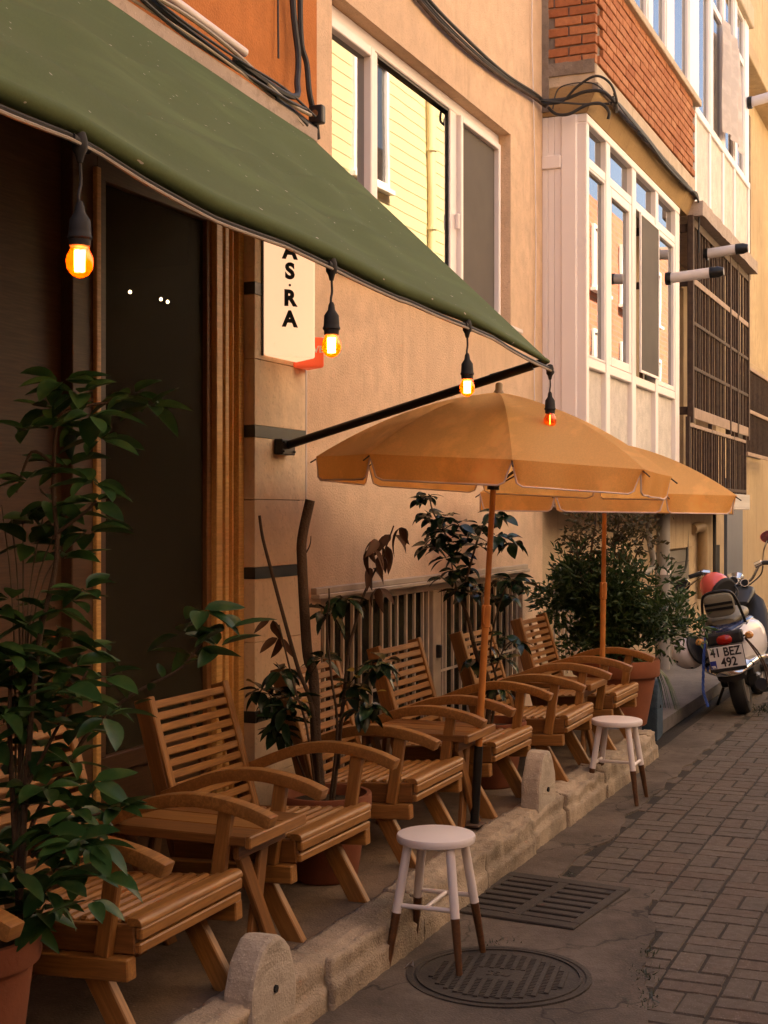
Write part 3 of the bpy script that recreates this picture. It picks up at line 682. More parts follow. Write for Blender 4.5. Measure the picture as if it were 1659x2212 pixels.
# white bay: lower panels, posts, rails, sashes
post = lambda a,c,z0,z1,y0=YB,y1=YB+.06,n='post',m='white': Y(MB().box(a,c,y0,y1,z0,z1).build(n, M[m], bevel=.006))
for (a,c) in ((10.155,10.725),(10.85,11.62),(11.76,12.55),(12.66,13.45)):
    Y(MB().box(a-.02,c+.02,YB+.03,YB+.06,1.82,2.69).build('lower_panel', M['panel']))
for (a,c) in ((10.122,10.20),(10.725,10.85),(11.62,11.76),(12.55,12.66),(13.45,13.64)): post(a,c,1.82,4.50,YB-.012,YB+.07)
for (a,c) in ((10.20,10.725),(10.85,11.62),(11.76,12.55),(12.66,13.45)):
    post(a,c,2.69,2.765,YB-.006,YB+.07,'sill_rail'); post(a,c,4.185,4.258,YB-.004,YB+.07,'transom')
    Y(MB().box(a,c,YB+.035,YB+.042,4.258,4.50).build('pane', M['glassS']))
post(10.122,13.64,4.50,4.565,YB-.015,YB+.07,'head_rail')
def sash(a, c, z0, z1, wd=.055, pane='glassS', y=YB):
    s_ = MB(); rframe(s_, a, c, z0, z1, wd, y-.004, y+.05); o = Y(s_.build('sash', M['white'], bevel=.005))
    p = MB().box(a+wd,c-wd,y+.025,y+.031,z0+wd,z1-wd).build('pane', M[pane], o); return o
sash(10.20,10.725,2.766,4.184,.02); sash(10.851,11.619,2.766,4.184,.075); sash(12.661,13.449,2.766,4.184,.045)
s_ = MB(); rframe(s_, 11.80,12.545,2.80,4.16,.02,YB-.045,YB-.03); sh = Y(s_.build('screen_sash', M['white']))
MB().box(11.82,12.525,YB-.04,YB-.036,2.82,4.14).build('fly_screen', M['screen'], sh)
Y(MB().lathe([(0,-.004),(.055,-.004),(.055,.006),(.045,.012),(0,.012)],20).build('vent', M['ironlight'])).matrix_local = Matrix.Translation((12.98,YB+.028,2.30)) @ Matrix.Rotation(R(90),4,'X')
# side of the bay that faces the cafe
Y(MB().box(10.10,10.16,YB+.06,YB+.18,1.80,4.56).build('corner_pilaster', M['white'], bevel=.008))
for k,(a,c) in enumerate(((2.855,2.905),(2.907,2.955),(2.957,3.0))): Y(MB().box(10.115,10.15,a,c,1.80,4.56).build('side_board', M['white'], bevel=.003))
for zz in (2.16,4.17): Y(MB().box(10.095,10.13,2.855,3.0,zz,zz+.10).build('side_rail', M['white'], bevel=.006))
# soffit, plaster strip, bricks
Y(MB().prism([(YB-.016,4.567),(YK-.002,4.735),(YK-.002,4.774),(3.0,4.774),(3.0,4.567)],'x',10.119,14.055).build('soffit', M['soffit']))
so_ = fine_box(10.10,14.06,YK-.022,YK+.03,4.732,4.778,.06); disp(so_, .010, 9, 2); Y(obj('slab_edge', so_, M['rough']))
Y(MB().box(10.118,14.05,YK-.004,3.0,4.775,4.925).build('plaster_strip', M['strip'], bevel=.008))
bp = Y(MB().box(10.126,14.05,YK+.012,3.0,4.925,5.655).build('brick_parapet', M['rough']))
bl, bh, jt = .20, .062, .012; crs = bh+jt; nb = 0; extra = MB(); random.seed(31)
bmf = MB().box(-bl/2,bl/2,-.03,.03,-bh/2,bh/2).mesh('brick', bevel=.004); bmf.materials.append(M['brick'])
bms = MB().box(-.03,.03,-bl/2,bl/2,-bh/2,bh/2).mesh('brick', bevel=.004); bms.materials.append(M['brick'])
bmh = MB().box(-.03,.03,-bl/4,bl/4,-bh/2,bh/2).mesh('brick', bevel=.004); bmh.materials.append(M['brick'])
for r_ in range(10):
    z = 4.925+jt/2+bh/2+r_*crs
    y = YK; i = 0                                                        # side face: alternate long and short, ragged at the wall
    while y < 2.97-(.06 if r_ < 5 else 0):
        half = (i == 0 and r_ % 2 == 0); L = bl/2 if half else bl; L = min(L, 2.985-y)
        if L > 0.05:
            me = bmh if half or L < 0.15 else bms; 
            if me is bmh and not half: y0 = y+bl/4
            else: y0 = y+(bl/4 if half else bl/2)
            o = obj('brick', me, None, bp); o.location = (10.138+random.uniform(-.003,.003), y0, z+random.uniform(-.002,.002)); nb += 1
        y += (bl/2 if half else bl)+jt; i += 1
    x = 10.165+(.106 if r_ % 2 else 0); 
    while x+bl < 14.06:
        if nb < 296 and x < 14.05:
            o = obj('brick', bmf, None, bp); o.location = (x+bl/2, YK+.014+random.uniform(-.003,.003), z+random.uniform(-.002,.002)); nb += 1
        x += bl+jt
for (zz) in ():
    pass
rm_ = fine_box(10.10,10.14,2.95,3.02,4.60,5.70,.05); disp(rm_, .008, 12, 5); Y(obj('mortar_fillet', rm_, M['rough']))
rm_ = fine_box(10.102,10.14,2.60,2.98,4.86,4.955,.04); disp(rm_, .006, 14, 9); Y(obj('mortar_bed', rm_, M['rough']))
Y(MB().box(10.06,14.10,YK-.06,3.0,5.656,5.72).build('brick_ledge', M['strip'], bevel=.006))
# upper glazing
ups = ((10.13,10.30),(10.95,11.10),(11.93,12.10),(12.70,13.03),(13.79,14.28),(14.95,15.12),(15.78,15.90),(16.57,16.75),(17.35,17.65))
for (a,c) in ups: post(a,c,5.722 if a < 14 and c < 14.2 else 5.68,7.6,YK,YK+.08,'upper_post')
for (p_,q_) in zip(ups[:-1], ups[1:]):
    a, c = p_[1], q_[0]
    s_ = MB(); z0 = 5.725 if c < 14 else 5.68
    rframe(s_, a+.002, c-.002, z0, 7.05, .035, YK+.012, YK+.07); s2_ = Y(s_.build('upper_sash', M['white'], bevel=.004))
    MB().box(a+.035,c-.035,YK+.04,YK+.046,z0+.03,7.02).build('pane', M['glassS'], s2_)
    s_ = MB(); rframe(s_, a+.002, c-.002, 7.055, 7.6, .035, YK+.012, YK+.07); s2_ = Y(s_.build('upper_sash', M['white'], bevel=.004))
    MB().box(a+.035,c-.035,YK+.04,YK+.046,7.085,7.57).build('pane', M['glassS'], s2_)
Y(MB().box(10.05,17.75,YK-.05,3.1,7.6,7.85).build('upper_slab', M['strip'], bevel=.01))
px = [14.09,14.93,15.77,16.56,17.65]
for a, c in zip(px[:-1], px[1:]): Y(MB().box(a+.045,c-.045,YK+.02,YK+.06,4.72,5.60).build('white_panel', M['panel']))
for a in px: Y(MB().box(a-.045 if a > 14.1 else a-.03,a+.045,YK-.003,YK+.07,4.66,5.60).build('panel_post', M['white'], bevel=.005))
Y(MB().box(14.06,17.70,YK-.008,YK+.07,5.60,5.679).build('panel_rail', M['white'], bevel=.005))
sl_ = fine_box(14.02,17.75,2.50,3.3,4.56,4.70,.12); disp(sl_, .012, 5, 7); Y(obj('balcony_roof_slab', sl_, M['slab']))
cu = MB().grid(lambda u,v: (15.35+u*1.25+.05*math.sin(v*6), 2.535+.022*math.sin(u*15+v*1.5)-.03*v, 7.0-v*1.28+.05*math.sin(u*2.6)*v), 60, 14).build('curtain', M['curtain'], smooth=2, fix=False)
tag(cu, 'white curtain blowing out of the upper window', 'curtain')
# barred balcony
cage = thing('balcony_cage', 'rusty iron bar cage enclosing the balcony beside the white bay', 'railing', (14,YK+.03,0))
def G(o): return P(o, cage)
yc = YK+.03
vb = MB().box(-.011,.011,-.011,.011,-.95,.95).mesh('bar'); vb.materials.append(M['iron'])
for i in range(27): G(obj('bar', vb, None, None, loc=(14.08+i*.137+random.uniform(-.008,.008), yc+random.uniform(-.01,.01), 3.6)))
for (z,zh,m_) in ((2.60,.055,'ironlight'),(3.05,.018,'iron'),(3.5,.018,'iron'),(3.92,.03,'ironlight'),(4.50,.04,'iron')): G(MB().box(14.0,17.72,yc-.022,yc-.0115,z-zh,z+zh).build('cross_rail', M[m_], bevel=.003))
for xx in (14.0,16.3,16.85,17.7): G(MB().box(xx-.035,xx+.035,yc-.03,yc+.03,2.5,4.56).build('cage_post', M['iron'], bevel=.004))
G(MB().box(14.0,14.03,yc,3.2,2.58,2.66).build('side_rail', M['iron'])); G(MB().box(14.0,14.03,yc,3.2,4.40,4.48).build('side_rail', M['iron'])); G(MB().box(14.0,14.02,yc,3.2,3.86,3.93).build('side_rail', M['iron']))
lowr = thing('balcony_railing', 'low dark railing with thin vertical bars below the iron cage', 'railing', (14,YK+.03,0))
vb2 = MB().box(-.010,.010,-.010,.010,-.33,.33).mesh('bar'); vb2.materials.append(M['iron'])
for i in range(25): P(obj('bar', vb2, None, None, loc=(13.95+i*.148, yc+random.uniform(-.006,.006), 2.15)), lowr)
for z in (1.86,2.47): P(MB().box(13.85,17.5,yc-.02,yc+.02,z-.018,z+.018).build('rail', M['ironlight' if z > 2 else 'iron'], bevel=.003), lowr)
for xx in (13.85,15.1,16.6,17.5): P(MB().box(xx-.02,xx+.02,yc-.02,yc+.02,1.82,2.55).build('post', M['iron']), lowr)
cage2 = thing('window_cage', 'iron bar window guard at the right edge beyond the balcony cage', 'railing', (20,2.9,0))
vb3 = MB().box(-.01,.01,-.01,.01,-.55,.55).mesh('bar'); vb3.materials.append(M['iron'])
for i in range(22): P(obj('bar', vb3, None, None, loc=(18.9+i*.12, 2.80, 2.95)), cage2)
for z in (2.38,2.95,3.52): P(MB().box(18.8,21.6,2.77,2.79,z-.025,z+.025).build('rail', M['ironlight'], bevel=.003), cage2)
Y(MB().box(18.8,21.6,2.86,3.03,3.58,3.68).build('window_hood', M['ochre'], bevel=.02))
Y(MB().box(18.9,21.5,2.985,3.02,2.4,3.5).build('shuttered_window', M['screen']))
for a in (18.6,22.5):
    f_ = MB(); rframe(f_, a, a+2, 4.95, 7.3, .09, 3.1, 3.16); f_.box(a+.95,a+1.05,3.1,3.16,5.04,7.2); o = Y(f_.build('far_window', M['white'], bevel=.004)); MB().box(a+.09,a+1.91,3.13,3.136,5.04,7.2).build('pane', M['glassS'], o)
Y(MB().box(17.8,40,2.72,3.02,7.55,7.75).build('far_ledge', M['ochre'], bevel=.01))
bt = MB(); rframe(bt, 14.9,16.4,1.92,4.2,.08,3.30,3.36); o = Y(bt.build('balcony_door', M['stain'])); MB().box(14.98,16.32,3.33,3.34,2.0,4.12).build('pane', M['glassD'], o)
# flue pipes poking out to the street
def flue(x, y0, y1, z, r, label, rise=.03):
    t = thing('flue_pipe', label, 'pipe', (x,y0,z), 0, 'flue pipes sticking out of the facade')
    MB().tube([(0,0,0),(0,y1-y0+.10,rise)], r, 18).build('pipe', M['pipewhite'], t, smooth=True)
    MB().tube([(0,.0,-.0),(0,-.05,-.0)], r*1.25, 18).build('collar', M['black'], t, smooth=True)
    e = Vector((0,y1-y0+.10,rise)); d = Vector((0,-.12,.004))
    MB().tube([e-d*.05,e+d*.6,e+d*1.0], [r*1.08,r*1.08,r*.75], 18).build('cap', M['black'], t, smooth=True); return t
flue(12.98,2.66,2.15,3.775,.048,'lower white flue pipe with black cap beside the glazed bay')
flue(14.8,2.64,2.20,4.31,.052,'upper white flue pipe with black cap in front of the balcony cage')
flue(17.5,2.58,2.20,6.62,.06,'topmost grey-white flue pipe at the upper right corner',.05)
# pipes under the bay
def vpipe(name, pts, r, mat, label, group=None):
    o = MB().tube(bez(pts,6), r, 14).build(name, mat, smooth=True); return tag(o, label, 'pipe', group)
dp = vpipe('drain_pipe', [(13.84,2.86,1.66),(13.84,2.86,.9),(13.84,2.86,.02)], .065, M['pipegrey'], 'thick grey vertical drain pipe under the bay behind the bush')
for z in (1.02,.45): MB().lathe([(.065,-.03),(.076,-.03),(.076,.03),(.065,.03)],16,(13.84,2.86,z)).build('joint_collar', M['pipewhite'], dp)
vpipe('hose_pipe', [(13.45,2.93,1.66),(13.47,2.92,1.35),(13.55,2.90,1.14),(13.5,2.92,1.05),(13.2,2.95,1.02)], .03, M['pipegrey'], 'thin bent grey hose beside the drain pipe')
vpipe('elbow_pipe', [(15.7,2.93,1.42),(16.2,2.93,1.44),(16.35,2.93,1.40),(16.38,2.93,1.2),(16.38,2.93,.6)], .06, M['pipetan'], 'tan elbow pipe on the ochre wall behind the scooter')
vpipe('wall_pipe', [(17.3,2.95,1.64),(17.3,2.95,.9),(17.3,2.95,.05)], .022, M['cable'], 'dark thin vertical pipe right of the tan elbow pipe')
cable('sagging_cable', [(15.55,2.95,1.62),(15.5,2.94,1.3),(15.35,2.93,1.0),(14.9,2.94,.92),(14.1,2.95,1.0)], .014, M['cable'], 'black cable sagging below the bay slab')
Y(MB().box(14.15,15.75,2.93,3.01,1.22,1.64).build('duct_box', M['ochre'], bevel=.006))
gp = Y(MB().box(14.10,15.78,2.975,3.01,.04,1.20).build('grey_panels', plain('grey_panel', (0.16,0.145,0.12), .7, var=.1, scale=2)))
for z in (.40,.80,1.06): MB().box(14.10,15.78,2.972,2.976,z,z+.008).build('joint', M['cable'], gp)
Y(MB().box(18.3,19.6,2.96,3.02,.06,2.05).build('blue_grey_door', plain('blue_grey_door_paint', (0.085,0.10,0.125), .5, var=.1)))
Y(MB().box(17.55,17.8,2.97,3.02,.5,1.2).build('meter_niche', M['dark']))
Y(MB().box(12.2,13.2,2.94,3.03,1.05,1.17).build('grille_box', M['framegrey'], bevel=.004))
bgv = MB().box(-.008,.008,-.008,.008,-.44,.44).mesh('bar'); bgv.materials.append(M['bargrey'])
for i in range(10): Y(obj('window_bar', bgv, None, None, loc=(10.4+i*.125,2.985,.77)))

# ---- opposite side of the street (seen in the window reflections, bounces the sun)
def opp(x0, x1, h, mat, label, wins, sid=None, core=M['creamwall']):
    t = thing('opposite_building', label, 'building', ((x0+x1)/2,-3.4,0)); yf = -3.4
    P(MB().box(x0,x1,-9,yf-.05,0,h).build('wall', core), t)
    if sid:
        n = int(h/.22); b = MB()
        for k in range(n):
            z = k*h/n; b.add([(x0,yf,z),(x1,yf,z),(x1,yf-.007,z+h/n),(x0,yf-.007,z+h/n),(x0,yf-.007,z),(x1,yf-.007,z)],[(0,1,2,3),(0,4,5,1)])
        P(b.build('siding', sid, fix=False), t)
    for (wx, wz, ww, wh) in wins:
        f = MB(); rframe(f, wx, wx+ww, wz, wz+wh, .09, yf-.02, yf+.05); f.box(wx+ww/2-.04,wx+ww/2+.04,yf-.02,yf+.05,wz+.09,wz+wh-.09); f.box(wx-.1,wx+ww+.1,yf-.02,yf+.12,wz-.08,wz-.001)
        o = P(f.build('window', M['white']), t); MB().box(wx+.09,wx+ww-.09,yf-.01,yf,wz+.09,wz+wh-.09).build('pane', M['glassS'], o)
        MB().grid(lambda u,v: (wx+.1+u*ww*.38, yf+.012+.01*math.sin(u*30), wz+.1+v*(wh-.2)), 16, 2).build('curtain', M['curtain'], o, fix=False)
    return t
opp(-30,3.9,9.0,M['brownwall'],'brown rendered house on the opposite side of the street near the viewer',[(x,z,1.3,1.5) for x in (-8,-4,-1) for z in (1.0,4.2)],None,M['brownwall'])
opp(4,9.9,9.5,M['creamwall'],'cream house on the opposite side of the street facing the awning',[(x,z,1.2,1.5) for x in (4.6,7.6) for z in (1.0,4.4)])
t = thing('added_end_blocker', 'added unseen brown block closing the street behind the viewer to cut light', 'building', (-26,0,0)); P(MB().box(-34,-24,-3.3,2.9,0,10).build('wall', M['brownwall']), t)  # added out of view to hold back light from behind the viewer
opp(10,19.6,8.0,M['sidinggrey'],'grey sided house on the opposite side reflected in the left window',[(x,z,1.3,1.7) for x in (11,13.6,16.3,18.0) for z in (1.0,5.6)],M['sidinggrey'])
yb_ = opp(19.7,30,11.5,M['siding'],'yellow sided house on the opposite side reflected in the middle window',[(21.3,7.3,1.5,2.2),(26.4,7.3,1.3,2.2),(20.1,1.2,1.35,1.8),(26.4,1.2,1.35,1.8)],M['siding'])
P(MB().tube([(24.8,-3.32,0),(24.8,-3.32,11.4)],.09,10).build('downpipe', M['siding'], smooth=True), yb_)
for z in (2,4,5.5,7,8.5,10): P(MB().lathe([(.09,-.03),(.11,-.03),(.11,.03),(.09,.03)],10,(24.8,-3.32,z)).build('pipe_clamp', M['siding']), yb_)
opp(30.1,44,9.5,M['brick'],'red brick house on the opposite side reflected in the glazed bay',[(x,z,1.5,1.6) for x in (31.2,34,37,40.5) for z in (1.2,4.6,7.2)],None,M['brickwall'])
opp(44.1,64,10,M['creamwall'],'pale house far down the opposite side of the street',[(x,z,1.4,1.6) for x in (46,50,54,58) for z in (1.2,4.4,7.2)])

# ================================================================ AWNING AND STRING LIGHTS
def lerp(a, b, t): return a+(b-a)*t
def afront(u):                                   # u 0 = right tip, 1 = far left
    x = lerp(5.80,-1.2,u); pts = [(5.80,2.262),(5.16,2.278),(4.66,2.300),(4.05,2.305),(3.58,2.332),(3.24,2.34),(2.95,2.345),(2.63,2.37),(2.38,2.398),(2.15,2.40),(1.0,2.44),(-1.2,2.5)]
    z = pts[0][1] if x > 5.8 else pts[-1][1]
    for (a,za),(b_,zb) in zip(pts[:-1],pts[1:]):
        if b_-1e-6 <= x <= a+1e-6: z = lerp(za,zb,(a-x)/(a-b_)); break
    return Vector((x,1.70-.015*math.sin(u*9),z+.016*min(1,u*10)))
def awall(u):
    x = lerp(5.99,-1.2,u**1.0); return Vector((x,2.945,3.415+(5.99-x)*.052))
def afab(u, v):
    a, f = awall(u), afront(u); p = a.lerp(f, v)
    p.z += -.055*math.sin(v*math.pi)*min(1,u*9) + .012*math.sin(u*34+v*5)*v*min(1,u*10)+.010*math.sin(u*61-v*3)*(1-v)*v*4*min(1,u*6)
    e = math.exp(-((v-.35-u*1.15)/.035)**2)*.045+math.exp(-((v-.12-u*.9)/.03)**2)*.03+math.exp(-((v-.62-u*.5)/.03)**2)*.02; p.z += e*min(1,u*12)   # creases
    return p
aw = thing('awning', 'faded green canvas awning stretched over the cafe terrace', 'awning', (2.4,2.945,3.4))
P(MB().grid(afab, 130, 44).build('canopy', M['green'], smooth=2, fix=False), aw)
hem = []
for i in range(121):
    p = afront(i/120); hem.append(p+Vector((0,-.004,-.012)))
rr = [.010+.016*min(1,i/25) for i in range(121)]
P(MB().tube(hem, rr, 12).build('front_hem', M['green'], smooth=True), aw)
P(MB().tube([(5.77,2.96,1.905),(5.79,1.76,2.235)], .0195, 14).build('support_arm', M['black'], smooth=True), aw)
P(MB().tube([(5.79,1.95,2.19),(5.793,1.70,2.252)], .0155, 12).build('arm_end', M['black'], smooth=True), aw)
P(MB().box(5.705,5.84,2.925,2.968,1.868,1.94).build('wall_bracket', M['black'], bevel=.004), aw)
for q in ((5.72,1.883),(5.825,1.883),(5.72,1.925),(5.825,1.925)): P(MB().tube([(q[0],2.918,q[1]),(q[0],2.93,q[1])],.006,8).build('bolt', M['black']), aw)
P(MB().tube([(5.60,2.93,3.47),(6.03,2.93,3.425)], .03, 12).build('roller_end', M['black'], smooth=True), aw)
cab = [afront(i/120)+Vector((0,-.014,-.042-.008*abs(math.sin(i*.22)))) for i in range(0,121)]
lights = thing('string_light_cable', 'black cable of the string lights hung along the awning edge', 'cable', (5.8,1.7,2.2))
P(MB().tube(cab, .0065, 7).build('cable', M['cable'], smooth=True), lights)
P(MB().tube([p+Vector((0,-.008,-.011)) for p in cab], .0045, 6).build('cable_pair', M['cablegrey'], smooth=True), lights)
for (x, label, drop, lit, s) in ((2.405,'largest glowing bulb hanging from the awning edge at the far left',.155,1,.90),(3.585,'glowing bulb hanging beside the cream lightbox sign',.125,1,.88),(4.70,'glowing bulb hanging in front of the black awning arm',.115,1,.86),(5.80,'faint bulb hanging from the awning tip over the umbrella',.11,0,.86)):
    u = (5.80-x)/7.0; p = afront(u)+Vector((0,-.014,-.052))
    t = thing('bulb_pendant', label, 'lamp', tuple(p), 0, 'bulbs hanging from the awning edge')
    MB().lathe([(.004,.028),(.012,.024),(.016,.01),(.016,-.012),(.010,-.022),(.006,-.038)],14).build('cable_clip', M['blackrub'], t, smooth=True)
    MB().tube([(-.03,0,.006),(.03,0,-.004)],.011,10).build('tee', M['blackrub'], t, smooth=True)
    MB().tube(bez([(0,0,-.03),(.004,0,-.03-drop*.3),(-.004,0,-.03-drop*.5),(0,0,-.035-drop*.62)],5), .0035, 7).build('flex', M['cable'], t, smooth=True)
    z = -.03-drop*.62
    MB().lathe([(.006*s,z+.008),(.010*s,z),(.012*s,z-.014),(.024*s,z-.030),(.0255*s,z-.052),(.026*s,z-.060),(.0285*s,z-.064),(.0285*s,z-.068),(.025*s,z-.071),(.024*s,z-.084),(.02*s,z-.086)],20).build('socket', M['blackrub'], t, smooth=True)
    z -= .082
    MB().lathe([(.0195*s,z),(.022*s,z-.010*s),(.0295*s,z-.026*s),(.0315*s,z-.040*s),(.029*s,z-.054*s),(.020*s,z-.067*s),(.008*s,z-.074*s),(0,z-.075*s)],20).build('bulb', M['amber'], t, smooth=True)
    fl = MB(); rad = .0085 if lit else .0015
    for k in range(4 if lit else 3): 
        a = k*math.pi/2; fl.tube([(rad*math.cos(a),rad*math.sin(a),z-.012*s),(rad*math.cos(a)*.9,rad*math.sin(a)*.9,z-.060*s)],.0046 if lit else .0011,6)
    fl.build('filament', M['filament'] if lit else M['filamentfar'], t)

# ================================================================ UMBRELLAS
def umbrella(label, base, apex, R_, rise, rot, group):
    base, apex = Vector(base), Vector(apex); ax = (apex-base); Lp = ax.length; ax.normalize()
    t = thing('parasol', label, 'umbrella', tuple(base), 0, group)
    t.rotation_euler = Vector((0,0,1)).rotation_difference(ax).to_euler()
    zt = Lp
    def prof(q): return zt - rise*(0.30*q+0.70*q*q)
    def dome(an, q, seg):                       # panels are pulled flat between the ribs
        d = abs(seg-.5)*2; k = math.cos(math.pi/8)/math.cos(math.pi/8*(1-2*seg))
        r = R_*q*(k*(.985+.015*d)); return Vector((r*math.cos(an), r*math.sin(an), prof(q)-.022*math.sin(q*math.pi)*(1-d**2)))
    for i in range(8):
        a0 = rot+i*math.pi/4
        pn = MB().grid(lambda u,v: dome(a0+u*math.pi/4, .02+.98*v, u), 10, 14).build('canopy_panel', M['umb'], t, smooth=2, fix=False)
        def val(u, v):
            drop = .105*min(1, (math.sin(min(u,1-u)*math.pi*.98+.02)*5.5))**.6 if 0 < u < 1 else .004
            p = dome(a0+u*math.pi/4, 1.0, u); q = Vector((p.x,p.y,0)); q.normalize()
            return p + Vector((0,0,-drop*v)) + q*(.010*math.sin(u*14+i)*v - .012*v)
        MB().grid(val, 24, 5).build('valance', M['umb'], pn, smooth=2, fix=False)
        MB().tube([val(k/24,1.0) for k in range(25)], .0042, 6).build('piping', M['piping'], pn, smooth=True)
        rib_ = [dome(a0, .04+.96*k/12, 0)-Vector((0,0,.012)) for k in range(13)]
        e = rib_[-1]; rib_.append(e+(rib_[-1]-rib_[-2]).normalized()*.03)
        MB().tube(rib_, .0035, 6).build('rib', M['iron'], t, smooth=True)
        c0 = Vector((.02*math.cos(a0),.02*math.sin(a0),zt-rise*1.25)); MB().tube([c0, dome(a0,.55,0)-Vector((0,0,.02))], .0032, 6).build('strut', M['iron'], t)
    MB().tube([(0,0,.34),(0,0,.95)], .0165, 14).build('lower_pole', M['polepaint'], t, smooth=True)
    MB().tube([(0,0,.93),(0,0,zt)], .0135, 14).build('upper_pole', M['polepaint'], t, smooth=True)
    MB().tube([(0,0,0),(0,0,.36)], .021, 14).build('ground_tube', M['black'], t, smooth=True)
    MB().lathe([(.0165,.90),(.021,.905),(.021,1.0),(.0165,1.005)],14).build('clamp', M['polepaint'], t, smooth=True)
    MB().tube(bez([(-.02,0,1.0),(-.035,0,.985),(-.035,0,.93),(-.022,0,.915)],4),.004,6).build('clamp_pin', M['polepaint'], t, smooth=True)
    MB().lathe([(.028,zt-rise*1.25-.02),(.028,zt-rise*1.25+.02)],14).build('runner', M['black'], t)
    MB().lathe([(.028,zt-.012),(.022,zt+.004),(.017,zt+.012),(.017,zt+.036),(.012,zt+.044),(0,zt+.046)],14).build('finial', plain('brown_finial',(.22,.13,.04),.5), t, smooth=True)
    MB().box(-.055,.055,-.04,.04,-.004,.008).build('base_plate', M['iron'], t, bevel=.003)
    return t
umbrella('marigold orange parasol nearest the viewer, in front of the beige wall', (6.03,2.11,.178), (6.08,2.01,2.15), .815, .34, R(23.5), 'orange parasols on the terrace')
umbrella('marigold orange parasol farther away, half hidden behind the nearer one', (8.27,2.085,.178), (8.275,2.06,2.03), .80, .32, R(39), 'orange parasols on the terrace')

# ================================================================ CHAIRS, TABLES, STOOLS
def arm_mesh():
    top = [Vector((0,y,z)) for y,z in ((-.10,.522),(-.03,.547),(.06,.566),(.15,.574),(.24,.568),(.33,.548),(.42,.515),(.53,.468))]
    P_ = bez([tuple(p) for p in top], 4); b = MB(); w2 = .026; th = .041; pts = []
    for i, p in enumerate(P_):
        d = (P_[min(i+1,len(P_)-1)]-P_[max(i-1,0)]).normalized(); n = Vector((0,-d.z,d.y)); pts.append((p, p-n*th*(1 if i > 0 else .95)))
    n = len(pts); vs_ = []
    for (a,c) in pts:
        vs_ += [(-w2,a.y,a.z),(w2,a.y,a.z),(w2,c.y,c.z),(-w2,c.y,c.z)]
    fs = []
    for i in range(n-1):
        for k in range(4): fs.append((i*4+k, i*4+(k+1)%4, (i+1)*4+(k+1)%4, (i+1)*4+k))
    fs += [(3,2,1,0), ((n-1)*4,(n-1)*4+1,(n-1)*4+2,(n-1)*4+3)]
    return b.add(vs_, fs).mesh('armrest', smooth=True, bevel=.006, seg=2)
def make_chair():
    t = thing('garden_chair', 'chair', 'chair', (0,0,0), 0, 'slatted teak armchairs along the terrace'); tk, td = M['teak'], M['teakdark']
    for i in range(10):                        # seat slats, falling towards the back
        y = .062+i*.0465; z = .347-.045*(y/.5)
        board('seat_slat', (-.255,y,z), (.255,y,z), .028, .02, tk, t, bev=.007)
    lip = [(.0,.338),(.0,.346),(.004,.355),(.012,.360),(.028,.361),(.044,.358),(.044,.338)]
    MB().prism(lip,'x',-.283,.283).build('front_lip', tk, t, bevel=.0015, smooth=True)
    board('front_slat', (-.281,.010,.3195), (.281,.010,.3195), .02, .033, tk, t)
    board('front_slat', (-.281,.014,.280), (.281,.014,.280), .02, .027, tk, t)
    am = arm_mesh(); am.materials.append(tk)
    for s in (-1,1):
        board('side_board', (s*.270,.022,.302), (s*.270,.50,.272), .026, .078, td, t)
        board('lower_rail', (s*.296,.020,.231), (s*.296,.52,.205), .045, .06, tk, t)
        board('arm_post', (s*.302,.105,.258), (s*.302,.065,.535), .030, .046, tk, t, up=(0,1,0))
        board('front_leg', (s*.258,.190,.25), (s*.258,.018,-.035), .034, .068, tk, t, up=(0,1,.4))
        board('rear_leg', (s*.258,.33,.24), (s*.258,.56,-.03), .034, .06, td, t, up=(0,1,-.4))
        obj('armrest', am, None, t).location = (s*.300,0,0)
        board('back_stile', (s*.262,.488,.23), (s*.262,.642,.775), .028, .060, td, t, up=(0,1,-.27))
        board('back_edge', (s*.258,.462,.28), (s*.258,.612,.785), .036, .016, tk, t, up=(0,1,-.29))
    for i in range(12):
        k = (i+.5)/12; y = lerp(.470,.617,k); z = lerp(.285,.772,k)
        board('back_slat', (-.242,y,z), (.242,y,z), .016, .0285, tk, t, up=(0,.28,1))
    board('back_brace', (0.03,.512,.28), (0.03,.640,.74), .03, .014, td, t, up=(0,1,-.29))
    board('rear_rail', (-.25,.50,.20), (.25,.50,.20), .03, .06, td, t)
    return t
ZT = .168
ch0 = make_chair()
spots = [(2.23,2.05,0,'slatted teak armchair at the left edge, hidden behind the leafy potted plant'),
 (3.425,2.03,R(.6),'nearest teak armchair, its slatted seat in full view at the lower left'),
 (4.46,2.065,R(-.8),'second teak armchair along the terrace, its slatted back against the dark glass door'),
 (5.515,2.075,R(.5),'third teak armchair along the terrace, behind the thick pruned trunk'),
 (6.50,2.065,R(-.6),'fourth teak armchair along the terrace, its back against the barred basement window'),
 (7.475,1.995,R(.8),'fifth teak armchair along the terrace, behind the dark glossy shrub and parasol pole'),
 (8.50,1.975,R(-.5),'farthest teak armchair, beside the big bushy pot')]
for i, (x,y,a,lb_) in enumerate(spots):
    if i == 0: ch0.location = (x,y,ZT); ch0.rotation_euler = (0,0,a); ch0['label'] = lb_
    else: dup(ch0, (x,y,ZT), a, lb_)
